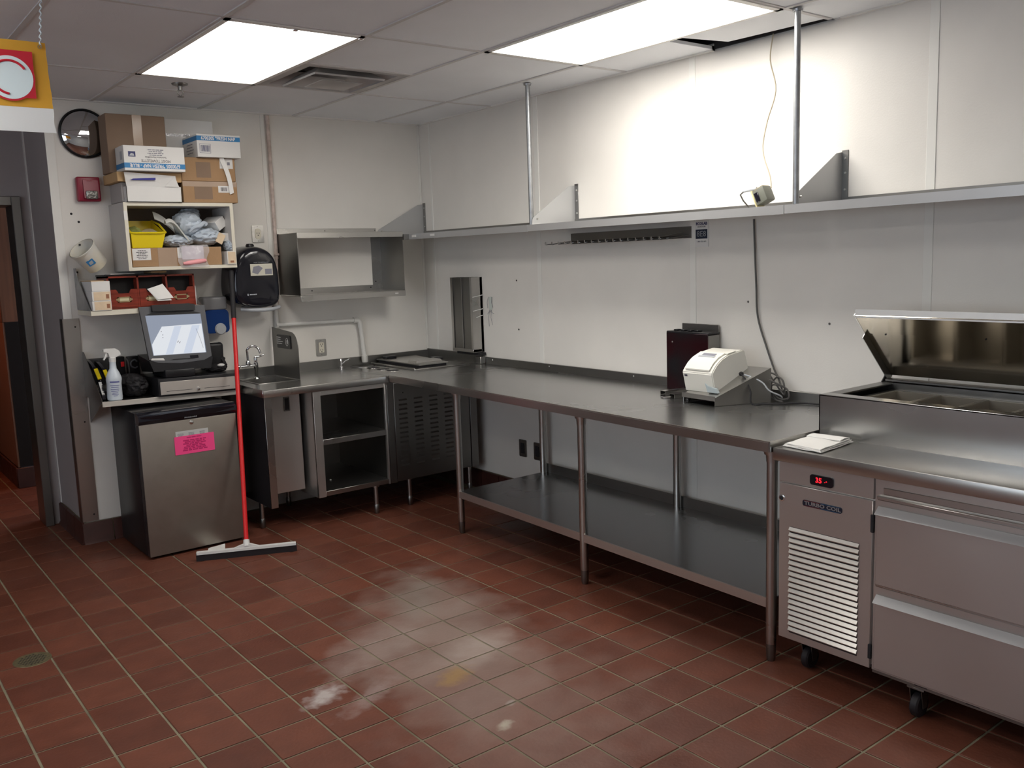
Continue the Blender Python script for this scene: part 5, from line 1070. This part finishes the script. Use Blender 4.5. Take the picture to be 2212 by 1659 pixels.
part('edge_band', MB().box(X0, X0 + 0.019, YF, YF + 0.003, Z0, Z1).box(X1 - 0.019, X1, YF, YF + 0.003, Z0, Z1).box(X0 + 0.019, X1 - 0.019, YF, YF + 0.003, Z1 - 0.019, Z1).box(X0 + 0.019, X1 - 0.019, YF, YF + 0.003, Z0, Z0 + 0.019), cubby_m, cu, smooth=False)
part('tag', MB().box(X0 - 0.001, X0 + 0.016, YF - 0.001, YF, 1.855, 1.905), paperw, cu)
FZ = Z0 + 0.0195
bb = thing('brown_carton', 'long brown carton lying in the bottom of the cubby', 'carton', (-1.85, -0.16, FZ))
part('carton', MB().box(-2.108, -1.598, -0.285, -0.02, FZ, 1.700, 0.002), card, bb)
part('shipping_label', MB().box(-2.104, -2.004, -0.2865, -0.285, 1.633, 1.697), paperw, bb)
lm = MB(); lines(lm, (-2.052, -0.2867, 1.684), (1, 0, 0), UZ, 0.072, 6, 0.009, 0.0035, 4); part('print', lm, ink, bb)
part('tape', MB().box(-1.965, -1.860, -0.2862, -0.285, FZ, 1.70), tape, bb); part('label', MB().box(-1.856, -1.828, -0.2865, -0.285, 1.64, 1.70), paperw, bb)
yb = thing('yellow_bin', 'yellow plastic bin of packets in the left of the cubby', 'bin', (-2.01, -0.17, 1.7005))
zb = 1.7008
m_ = MB(); o_ = [(-2.100, -0.285), (-1.938, -0.285), (-1.938, -0.06), (-2.100, -0.06)]; i_ = [(-2.095, -0.280), (-1.943, -0.280), (-1.943, -0.065), (-2.095, -0.065)]
ot = [(-2.104, -0.292), (-1.916, -0.292), (-1.916, -0.05), (-2.104, -0.05)]; it = [(-2.098, -0.287), (-1.921, -0.287), (-1.921, -0.056), (-2.098, -0.056)]
zh = [1.780, 1.780, 1.862, 1.862]
m_.add([(p[0], p[1], zb) for p in o_] + [(p[0], p[1], zh[k]) for k, p in enumerate(ot)] + [(p[0], p[1], zh[k]) for k, p in enumerate(it)] + [(p[0], p[1], zb + 0.003) for p in i_],
       [(3, 2, 1, 0)] + [(k, (k + 1) % 4, (k + 1) % 4 + 4, k + 4) for k in range(4)] + [(k + 4, (k + 1) % 4 + 4, (k + 1) % 4 + 8, k + 8) for k in range(4)] + [(k + 8, (k + 1) % 4 + 8, (k + 1) % 4 + 12, k + 12) for k in range(4)] + [(12, 13, 14, 15)])
part('tub', m_, yellow, yb, smooth=False)
part('rim', MB().tube([(-2.104, -0.05, 1.862), (-2.104, -0.18, 1.835), (-2.104, -0.29, 1.785), (-2.08, -0.297, 1.783), (-1.94, -0.297, 1.783), (-1.914, -0.29, 1.785), (-1.914, -0.18, 1.835), (-1.914, -0.05, 1.862)], 0.006, 8), yellow, yb)
solo('green_packets', MB().blob((-2.055, -0.17, 1.775), (0.036, 0.08, 0.045), 2, sub=3, flat=1.712), greenst, 'heap of green packets inside the yellow bin', 'packets')
solo('clear_bag', MB().blob((-1.980, -0.20, 1.770), (0.050, 0.065, 0.035), 4, sub=3, amp=0.3, flat=1.712), clearp, 'crumpled clear plastic bag inside the yellow bin', 'bag')
for (nm, c_, r_, sd_, lab, mm, am) in (('mailer_bag', (-1.745, -0.15, 1.835), (0.075, 0.10, 0.070), 11, 'big knotted grey plastic bag in the middle of the cubby', bagm, 0.22),
                                ('mailer_bag', (-1.655, -0.19, 1.762), (0.080, 0.085, 0.045), 12, 'flattened grey plastic bag at the front right of the cubby', bagm, 0.25),
                                ('mailer_bag', (-1.825, -0.20, 1.738), (0.080, 0.075, 0.032), 13, 'pale grey plastic bag lying beside the yellow bin', bagm, 0.25),
                                ('mailer_bag', (-1.700, -0.08, 1.900), (0.055, 0.05, 0.035), 14, 'dim grey plastic bag at the back under the cubby top', bagm, 0.25),
                                ('mailer_bag', (-1.538, -0.24, 1.705), (0.020, 0.045, 0.028), 15, 'blue grey plastic scrap in the right corner of the cubby', bagm, 0.25)):
    solo(nm, MB().blob(c_, r_, sd_, amp=am, freq=2.6, sub=4, flat=1.7015 if c_[2] < 1.8 and nm and c_[0] < -1.6 else None), mm, lab, 'bag', group='grey plastic bags in the cubby')
solo('bag_knot', MB().tube(smoothpath([(-1.76, -0.24, 1.79), (-1.735, -0.255, 1.815), (-1.70, -0.25, 1.825), (-1.675, -0.24, 1.84), (-1.66, -0.23, 1.83)], 4), [0.006, 0.008, 0.009, 0.010, 0.011, 0.012, 0.013, 0.014, 0.014, 0.014, 0.013, 0.012, 0.012, 0.013, 0.015, 0.017, 0.012][:17], 8), bagm, 'twisted knot of the big grey plastic bag', 'knot')
def curl(u, v):
    x = -1.905 + 0.125 * u; z = 1.835 - 0.085 * u ** 1.6 + 0.018 * math.sin(u * 5.0); return (x + 0.015 * v, -0.285 + 0.09 * v, z + 0.022 * math.sin(PI * v) - 0.02 * v * 0)
solo('paper_sleeve', MB().grid(curl, 14, 10, 0.002), bagw, 'curled off-white paper sleeve beside the yellow bin', 'sleeve')
solo('paper_flap', MB().grid(lambda u, v: (-1.935 + 0.11 * u, -0.18 + 0.03 * v, 1.865 - 0.03 * u + 0.045 * v - 0.05 * u * u), 8, 5, 0.002), bagw, 'off-white paper sheet standing behind the yellow bin', 'paper')
def rbox(name, c_, d, rz, ry, mm, label, cat, group=None):
    M_ = Matrix.Translation(c_) @ Matrix.Rotation(rz, 4, 'Z') @ Matrix.Rotation(ry, 4, 'Y'); return solo(name, MB().box(-d[0] / 2, d[0] / 2, -d[1] / 2, d[1] / 2, -d[2] / 2, d[2] / 2, 0.0015, M=M_), mm, label, cat, group)
rbox('white_box', (-1.585, -0.150, 1.838), (0.072, 0.14, 0.060), 0.35, -0.55, paperw, 'white box tipped on top of the bags in the cubby', 'box')
rbox('white_box', (-1.548, -0.215, 1.755), (0.070, 0.06, 0.048), 0.1, 0.05, paperw, 'small white box at the right end of the cubby', 'box')
rbox('tan_packet', (-1.592, -0.268, 1.748), (0.045, 0.006, 0.060), 0.1, 0.5, tanl, 'small tan printed packet leaning on the white box in the cubby', 'packet')
sbx = thing('small_carton', 'small tan labelled box at the bottom right of the cubby', 'box', (-1.555, -0.28, FZ))
part('carton', MB().box(-1.575, -1.521, -0.310, -0.22, FZ, 1.672, 0.0015), paperw, sbx)
part('front_label', MB().box(-1.570, -1.524, -0.3112, -0.310, FZ + 0.004, 1.668), tanl, sbx); part('brown_print', MB().box(-1.558, -1.536, -0.3118, -0.3112, FZ + 0.010, FZ + 0.022), brownl, sbx)
cp = thing('cup_lid_bag', 'clear plastic bag with pink bundle hanging over the front of the cubby', 'bag', (-1.77, -0.30, 1.585))
part('film', MB().grid(lambda u, v: (-1.850 + 0.165 * u + 0.01 * math.sin(7 * v), -0.300 - 0.020 * math.sin(PI * u) * (0.4 + v) - 0.004 * noise.noise(V(u * 6, v * 6, 0)), 1.712 - 0.127 * v), 14, 12, 0.001), clearp, cp)
part('contents', MB().grid(lambda u, v: (-1.835 + 0.125 * u, -0.300 - 0.010 * math.sin(PI * u) * (0.3 + v), 1.705 - 0.075 * v), 8, 6, 0.002), mat('lilac_sheet', (0.55, 0.50, 0.56), 0.5, var=0.15, vscale=40), cp)
part('pink_bundle', MB().tube([(-1.835, -0.312, 1.607), (-1.80, -0.318, 1.610), (-1.745, -0.318, 1.617), (-1.705, -0.312, 1.622)], [0.008, 0.014, 0.014, 0.010], 10), pinkcup, cp, label='pink bundle')

# ---------------------------------------------------------------- boxes stacked on the cubby
T0 = Z1 + 0.0006
ow = thing('open_white_box', 'open white tray box with torn flaps on top of the cubby', 'box', (-1.97, -0.17, T0))
z0_ = T0; zt = 2.038
m_ = MB().box(-2.112, -1.812, -0.312, -0.02, z0_, z0_ + 0.003).box(-2.112, -2.109, -0.312, -0.02, z0_, zt).box(-1.815, -1.812, -0.312, -0.02, z0_, zt).box(-2.112, -1.812, -0.312, -0.309, z0_, zt).box(-2.112, -1.812, -0.023, -0.02, z0_, zt)
part('tray', m_, paperw, ow, smooth=False)
part('raised_flap', MB().hexa([(-2.108, -0.306, zt - 0.002), (-1.828, -0.306, zt - 0.002), (-1.828, -0.303, zt - 0.002), (-2.108, -0.303, zt - 0.002)], [(-2.122, -0.330, 2.112), (-1.842, -0.318, 2.098), (-1.842, -0.315, 2.098), (-2.122, -0.327, 2.112)]), paperw, ow, smooth=False)
part('blue_print', MB().ext([(-2.092, -0.3245, 2.070), (-1.955, -0.3235, 2.072), (-1.955, -0.3265, 2.085), (-2.075, -0.3260, 2.078)], (0, -0.001, 0)), mat('print_blue_violet', (0.05, 0.05, 0.28), 0.5), ow)
part('corner_flap', MB().ext([(-1.905, -0.3165, zt), (-1.826, -0.3165, zt), (-1.848, -0.3245, 2.094)], (0, -0.002, 0)), paperw, ow)
bx_ = solo('brown_flat_box', MB().box(-2.150, -1.80, -0.295, -0.01, zt + 0.0005 + 0.026, 2.117, 0.002), card_lt, 'flat orange brown box squashed between the white boxes', 'box')
solo('grey_insert_box', MB().box(-2.125, -1.86, -0.26, -0.03, T0 + 0.004, zt + 0.024, 0.002), mat('grey_card', (0.40, 0.38, 0.37), 0.7), 'dim grey inner box inside the open white tray box', 'box')
n1_ = thing('napkin_carton', 'white napkin carton standing upside down with blue band, upper left of the stack', 'carton', (-1.965, -0.27, 2.118))
ax0, ax1, az0, az1 = -2.124, -1.797, 2.118, 2.252
part('carton', MB().box(ax0, ax1, -0.362, -0.204, az0, az1, 0.0015), paperw, n1_)
part('blue_band', MB().box(ax0 - 0.0004, ax1 + 0.0004, -0.3626, -0.2036, az0 + 0.014, az0 + 0.041), blue_pr, n1_)
UD = (-1, 0, 0); WD = (0, 0, -1)
text('lettering', '6700305 "FRESH NAP - BLUE', (-1.960, -0.3632, az0 + 0.0275), UD, WD, 0.0265, paper, n1_, sx=0.83, bold=0.0007)
text('lettering', 'MOIST TOWELETTE', (-1.955, -0.3626, az0 + 0.055), UD, WD, 0.0215, ink, n1_, sx=0.83)
text('lettering', 'Serviette Humidifi\u00e9e', (-1.955, -0.3626, az0 + 0.074), UD, WD, 0.014, ink, n1_)
lm = MB(); lines(lm, (-1.955, -0.3622, az0 + 0.088), UD, WD, 0.10, 4, 0.0095, 0.005, 9); part('print', lm, ink_l, n1_)
part('blue_logo', MB().box(-2.100, -2.062, -0.3626, -0.362, az0 + 0.074, az0 + 0.102), navy_pr, n1_)
part('logo_mark', MB().prism([(-2.096, az0 + .078), (-2.068, az0 + .078), (-2.072, az0 + .09), (-2.085, az0 + .093)], 'y', -0.3630, -0.3626), grey_lt, n1_)
part('end_print', MB().box(ax0 - 0.0006, ax0, -0.33, -0.29, az0 + 0.06, az0 + 0.105), grey_lt, n1_)
n2_ = thing('napkin_carton', 'white napkin carton with blue band along its top, upper right of the stack', 'carton', (-1.58, -0.2, 2.209))
ax0, ax1, az0, az1 = -1.709, -1.455, 2.2095, 2.338
part('carton', MB().box(ax0, ax1, -0.332, -0.09, az0, az1, 0.0015), paperw, n2_)
part('blue_band', MB().box(ax0 - 0.0004, ax1 + 0.0004, -0.3326, -0.0896, az1 - 0.036, az1 - 0.010), blue_pr, n2_)
text('lettering', '6700305 "FRESH NAP', (-1.584, -0.3332, az1 - 0.023), (1, 0, 0), UZ, 0.0265, paper, n2_, sx=0.83, bold=0.0007)
m_ = MB()
rnd = random.Random(4); x = -1.690
while x < -1.637:
    ww = rnd.choice((0.0012, 0.002, 0.003)); m_.box(x, x + ww, -0.3326, -0.332, az0 + 0.030, az0 + 0.066); x += ww + rnd.choice((0.0012, 0.002))
for a in ((-1.696, -1.632, az0 + .022, az0 + .0235), (-1.696, -1.632, az0 + .072, az0 + .0735), (-1.696, -1.6945, az0 + .022, az0 + .0735), (-1.6335, -1.632, az0 + .022, az0 + .0735)): m_.box(a[0], a[1], -0.3326, -0.332, a[2], a[3])
part('barcode', m_, navy_pr, n2_)
lm = MB(); lines(lm, (ax0 - 0.0003, -0.21, az0 + 0.075), (0, -1, 0), UZ, 0.16, 4, 0.016, 0.005, 8); part('end_print', lm, ink_l, n2_)
for k, (z0_, z1_, lab) in enumerate(((T0, 2.0745, 'lower brown carton at the right of the cubby top, with barcode label'), (2.0755, 2.2085, 'upper brown carton at the right of the stack under the napkin carton'))):
    t = thing('shipping_carton', lab, 'carton', (-1.64, -0.17, z0_), 'brown cartons on the cubby')
    part('carton', MB().box(-1.800, -1.484 + 0.003 * (1 - k), -0.302 + 0.002 * k, -0.05, z0_, z1_, 0.0025), card, t)
    part('stamp', MB().box(-1.715 + 0.02 * k - .02, -1.63, -0.3026 + .002 * k, -0.302 + .002 * k, z0_ + 0.02, z1_ - 0.025), card_dk, t)
    if k == 0: part('tape', MB().box(-1.80, -1.485, -0.3028, -0.302, z1_ - 0.03, z1_ - 0.001), tape, t)
    if k == 0:
        part('label', MB().box(-1.595, -1.520, -0.3032, -0.302, 2.012, 2.050), paperw, t)
        m_ = MB(); x = -1.580
        while x < -1.545: m_.box(x, x + 0.002, -0.3036, -0.3032, 2.020, 2.042); x += rnd.choice((0.003, 0.0045))
        part('barcode', m_, ink, t)
    else:
        part('label', MB().box(-1.575, -1.497, -0.3012, -0.300, 2.150, 2.205), paperw, t); part('print', MB().box(-1.53, -1.514, -0.3016, -0.3012, 2.170, 2.188), ink_l, t)
solo('receipt_strip', MB().grid(lambda u, v: (-1.578 + 0.022 * u + 0.048 * v + 0.008 * math.sin(3 * v), -0.3045 - 0.0035 - 0.006 * u - 0.008 * math.sin(PI * v), 2.206 - 0.205 * v + 0.01 * u), 3, 16, 0.001), paper, 'crumpled white receipt strip hanging down over the brown cartons', 'receipt')
g = thing('large_carton', 'large dull brown carton standing at the back of the stack', 'carton', (-2.0, -0.13, 2.118))
part('carton', MB().box(-2.160, -1.838, -0.200, -0.050, 2.1185, 2.44, 0.003), card_dk, g)
part('tape', MB().box(-2.018, -1.968, -0.2008, -0.200, 2.1185, 2.44), tape, g)
g = thing('tall_white_box', 'tall plain white box behind the napkin carton', 'box', (-1.67, -0.07, 2.209))
part('carton', MB().box(-1.8290, -1.520, -0.086, -0.006, 2.2095, 2.45, 0.002), paperw, g)
part('silver_tape', MB().box(-1.826, -1.66, -0.0866, -0.086, 2.350, 2.366), mat('silver_tape', (0.6, 0.6, 0.62), 0.2, 0.7, bump=0.6, bscale=90), g)

# ---------------------------------------------------------------- organiser shelf below the cubby
os_ = thing('organiser_shelf', 'narrow cream edged wall shelf with grey side plate under the cubby', 'shelf', (-2.05, -0.15, 1.36))
part('board', MB().box(-2.352, -1.745, -0.300, -0.001, 1.338, 1.364, 0.001), cubby_m, os_)
part('side_plate', MB().prism([(-0.002, 1.366), (-0.29, 1.366), (-0.29, 1.372), (-0.055, 1.560), (-0.050, 1.600), (-0.002, 1.600)], 'x', -2.353, -2.350), galv, os_)
part('side_plate', MB().prism([(-0.002, 1.366), (-0.29, 1.366), (-0.09, 1.47), (-0.002, 1.480)], 'x', -1.742, -1.739), galv, os_)
part('screw', MB().lathe([(0.006, 0), (0.004, 0.002)], (-2.335, -0.002, 1.578), (0, -1, 0), 8), blk_mt, os_)
og = thing('wooden_organiser', 'red brown wooden organiser with three drawers and brass label frames', 'organiser', (-1.99, -0.11, 1.3645))
ox0, ox1, oy0, oz0, oz1 = -2.238, -1.752, -0.225, 1.3650, 1.548
part('case', MB().box(ox0, ox1, oy0 + .004, -0.01, oz0, oz0 + 0.008).box(ox0, ox1, oy0, -0.01, oz1 - 0.010, oz1).box(ox0, ox0 + 0.010, oy0, -0.01, oz0, oz1).box(ox1 - 0.010, ox1, oy0, -0.01, oz0, oz1).box(-2.078, -2.068, oy0, -0.01, oz0, oz1).box(-1.918, -1.908, oy0, -0.01, oz0, oz1), redw, og)
part('back_panel', MB().box(ox0, ox1, -0.012, -0.008, oz0, oz1), redw_in, og)
part('bay_shade_sheet', MB().box(ox0 + .011, ox1 - .011, -0.16, -0.158, oz0 + .01, oz1 - .011), redw_in, og)  # dark sheet added as painted shade inside the bays
for k, (a, c_) in enumerate(((-2.227, -2.079), (-2.067, -1.919), (-1.907, -1.763))):
    m = (a + c_) / 2; zt_ = 1.474; zb_ = oz0 + 0.009; q = [(a, zb_), (c_, zb_), (c_, zt_), (m + 0.040, zt_), (m + 0.034, zt_ - 0.010), (m + 0.028, zt_ - 0.022), (m - 0.028, zt_ - 0.022), (m - 0.034, zt_ - 0.010), (m - 0.040, zt_), (a, zt_)]
    yy = oy0 - 0.002 - 0.004 * (k == 2)
    d = part('drawer', MB().prism(q, 'y', yy, yy + 0.008), redw, og)
    part('label_frame', MB().box(m - 0.036, m + 0.036, yy - 0.0025, yy, 1.402, 1.4075).box(m - 0.036, m + 0.036, yy - 0.0025, yy, 1.4265, 1.432).box(m - 0.036, m - 0.028, yy - 0.0025, yy, 1.402, 1.432).box(m + 0.028, m + 0.036, yy - 0.0025, yy, 1.402, 1.432).box(m - 0.044, m - 0.034, yy - 0.002, yy, 1.412, 1.422).box(m + 0.034, m + 0.044, yy - 0.002, yy, 1.412, 1.422), brass, d)
    if k < 2: part('name_card', MB().box(m - 0.026, m + 0.026, yy - 0.001, yy, 1.409, 1.425), mat('card_cream', (0.62, 0.58, 0.38), 0.6), d)
solo('folded_leaflet', MB().grid(lambda u, v: (-2.028 + 0.088 * u + 0.047 * v, -0.236 - 0.030 * v - 0.006 * math.sin(PI * u), 1.470 + 0.026 * u - 0.062 * v - 0.020 * u * v), 8, 8, 0.001).grid(lambda u, v: (-2.020 + 0.078 * u + 0.038 * v, -0.242 - 0.026 * v + 0.003, 1.458 + 0.02 * u - 0.058 * v - 0.02 * u * v), 6, 6, 0.001), paper,
     'folded white leaflet sticking out of the middle organiser drawer', 'leaflet')
solo('black_folder', MB().box(-2.245, -1.95, -0.215, -0.02, oz1 + 0.0006, oz1 + 0.010, 0.002), blk, 'thin black folder lying on top of the wooden organiser', 'folder')
solo('paper_pad', MB().box(-2.215, -2.085, -0.228, -0.10, oz1 + 0.0108, oz1 + 0.014, 0.0005), paper, 'white paper pad on the black folder', 'paper')
solo('tan_pad', MB().box(-1.985, -1.90, -0.20, -0.05, oz1 + 0.0108, oz1 + 0.022, 0.001), card_lt, 'small tan pad at the back on top of the wooden organiser', 'pad')
solo('leaning_papers', MB().box(-1.7505, -1.744, -0.215, -0.03, 1.3648, 1.478), paperw, 'white papers standing against the right side of the organiser', 'paper')
for k, (z0_, z1_, mm, lab) in enumerate(((1.3650, 1.4175, tanl, 'bottom tan labelled box beside the organiser'), (1.4180, 1.4705, tanl, 'middle tan labelled box beside the organiser'), (1.4710, 1.525, paperw, 'plain white box on top of the tan labelled boxes'))):
    t = thing('sauce_box', lab, 'box', (-2.29, -0.2, z0_), 'small boxes stacked left of the organiser')
    part('carton', MB().box(-2.341 + 0.002 * k, -2.243, -0.305, -0.06, z0_, z1_, 0.001), paperw, t)
    if k < 2:
        part('front_label', MB().box(-2.331, -2.246, -0.3058, -0.305, z0_ + 0.003, z1_ - 0.003), tanl, t); part('brown_print', MB().box(-2.268, -2.252, -0.3063, -0.3058, z0_ + 0.012, z0_ + 0.036), brownl, t)
    else: part('raised_lid', MB().box(-2.337, -2.27, -0.30, -0.07, z1_ + .0002, z1_ + 0.004), card_lt, t)
# ---------------------------------------------------------------- tilted bucket on wall
bk = thing('tilted_bucket', 'white plastic tub fixed tilted on the wall left of the cubby', 'tub', (-2.27, -0.08, 1.57))
ra = V(-2.328, -0.122, 1.710); rb = V(-2.243, -0.080, 1.612); axd = (rb - ra).normalized(); ln = (rb - ra).length
part('tub', MB().lathe([(0.0745, 0), (0.077, 0.003), (0.0755, 0.012), (0.0715, 0.014), (0.060, ln), (0.0, ln + 0.002), (0.0, ln - 0.004), (0.057, ln - 0.004), (0.070, 0.006), (0.072, 0.0)], ra, axd, 36, cap=False), mat('tub_stained', (0.62, 0.62, 0.60), 0.35, col2=(0.66, 0.60, 0.45), vscale=9, var=0.1), bk)
part('hole', MB().lathe([(0.006, 0.0), (0.006, 0.001)], ra + V(-0.0, 0.050, 0.022) * 0 + V(0.008, 0.062, 0.020), (0, -1, 0), 10), blk_mt, bk)
n_ = V(-0.20, -1.0, -0.45).normalized(); cc = ra + axd * (ln * 0.50) + (n_ - axd * n_.dot(axd)).normalized() * 0.0668
nn = (n_ - axd * n_.dot(axd)).normalized(); tt = axd.cross(nn)
part('blue_label', MB().ext([cc + axd * a + tt * b_ for (a, b_) in ((-0.018, -0.020), (0.018, -0.020), (0.018, 0.020), (-0.018, 0.020))], nn * 0.001), blue_pr, bk)
part('label_print', MB().ext([cc + nn * 0.001 + axd * a + tt * b_ for (a, b_) in ((-0.010, -0.012), (0.010, -0.010), (0.012, 0.012), (-0.006, 0.010))], nn * 0.0006), grey_lt, bk)
# ---------------------------------------------------------------- hanging banner
def translucent(m, k=0.5):
    nt = m.node_tree; b = nt.nodes['Principled BSDF']; t = nt.nodes.new('ShaderNodeBsdfTranslucent'); mx = nt.nodes.new('ShaderNodeMixShader'); mx.inputs[0].default_value = k
    t.inputs[0].default_value = b.inputs['Base Color'].default_value; out = nt.nodes['Material Output']
    if b.inputs['Base Color'].links: nt.links.new(b.inputs['Base Color'].links[0].from_socket, t.inputs[0])
    nt.links.new(b.outputs[0], mx.inputs[1]); nt.links.new(t.outputs[0], mx.inputs[2]); nt.links.new(mx.outputs[0], out.inputs['Surface'])
for q_ in (gold, banwh): translucent(q_, 0.45)
bn = thing('hanging_banner', 'yellow, red and white banner hanging from the ceiling at the left', 'banner', (-3.2, -2.2, 2.04))
xr = -2.85; xl_ = -3.55
def bnr(z0_, z1_):
    def f(u, v): x = xl_ + (xr - xl_) * u; z = z0_ + (z1_ - z0_) * v; return (x + 0.006 * noise.noise(V(z * 20, 0, 1)) * (u > 0.95) + (2.33 - z) * 0.03 * u, -2.2 + 0.006 * noise.noise(V(x * 6, z * 6, 0)), z - 0.01 * (1 - u) * 0)
    return f
part('gold_panel', MB().grid(bnr(2.122, 2.332), 40, 12, 0.001), gold, bn); part('white_panel', MB().grid(bnr(2.043, 2.1215), 40, 6, 0.001), banwh, bn)
part('red_square', MB().box(-3.045, -2.893, -2.2085, -2.2075, 2.150, 2.298), banred, bn)
c1 = (-2.965, 2.212)
disc = lambda r, y0_, y1_, n=48: MB().prism([(c1[0] + r * math.cos(2 * PI * k / n), c1[1] + r * math.sin(2 * PI * k / n)) for k in range(n)], 'y', y0_, y1_)
part('red_ring', disc(0.074, -2.2090, -2.2085), banred, bn); part('white_disc', disc(0.068, -2.2096, -2.2090), mat('banner_disc', (0.68, 0.80, 0.85), 0.4), bn)
arc = lambda r, a0, a1, t: [(c1[0] + r * math.cos(math.radians(a0 + (a1 - a0) * k / 20)), -2.2100, c1[1] + r * math.sin(math.radians(a0 + (a1 - a0) * k / 20))) for k in range(21)]
part('red_arc', MB().tube(arc(0.053, 33, 170, 0), 0.004, 8), banred, bn); part('red_arc', MB().tube(arc(0.053, 205, 262, 0), 0.004, 8), banred, bn)
part('eyelet', MB().lathe([(0.007, 0), (0.007, 0.002), (0.004, 0.002), (0.004, 0)], (-2.867, -2.2055, 2.318), (0, -1, 0), 16, cap=False), brass, bn)
m_ = MB(); P = []
for k in range(60): t_ = k / 59; P.append((-2.865 + 0.022 * t_ + 0.0025 * math.sin(k * 1.1), -2.203, 2.318 + (2.528 - 2.318) * t_))
m_.tube(P, 0.0016, 6); m_.tube([(p[0] + 0.003 * math.cos(i * 1.1), p[1] + 0.002, p[2]) for i, p in enumerate(P)], 0.0014, 6)
part('hanging_string', m_, mat('string', (0.55, 0.62, 0.68), 0.4), bn); part('hanging_string', MB().tube([(-3.53, -2.2, 2.325), (-3.53, -2.2, 2.528)], 0.002, 6), MATS['string'], bn)
# ---------------------------------------------------------------- floor drain
fd = thing('floor_drain', 'round brass floor drain grate in the tiles at left', 'drain', (-2.996, -1.555, 0))
part('ring', MB().lathe([(0.060, 0.0003), (0.060, 0.002), (0.072, 0.002), (0.073, 0.0003)], (-2.996, -1.555, 0), n=32, cap=False), drainm, fd)
part('grate', MB().lathe([(0.060, 0.0004), (0.060, 0.0012)], (-2.996, -1.555, 0), n=32), drainm, fd)
m_ = MB()
for i in range(-4, 5):
    for j in range(-4, 5):
        x, y = i * 0.0125 + (j % 2) * 0.006, j * 0.0125
        if x * x + y * y < 0.052 ** 2: m_.lathe([(0.0040, 0.0013), (0.0040, 0.0015)], (-2.996 + x, -1.555 + y, 0), n=8)
part('grate_holes', m_, blk_mt, fd, kind='stuff')
for (x, y, lab) in ((-1.43, -4.28, 'tiny green leaf scrap on the tiles near the prep table'),):
    solo('leaf_scrap', MB().blob((x, y, 0.004), (0.010, 0.006, 0.0035), 3, sub=2), greenst, lab, 'scrap')
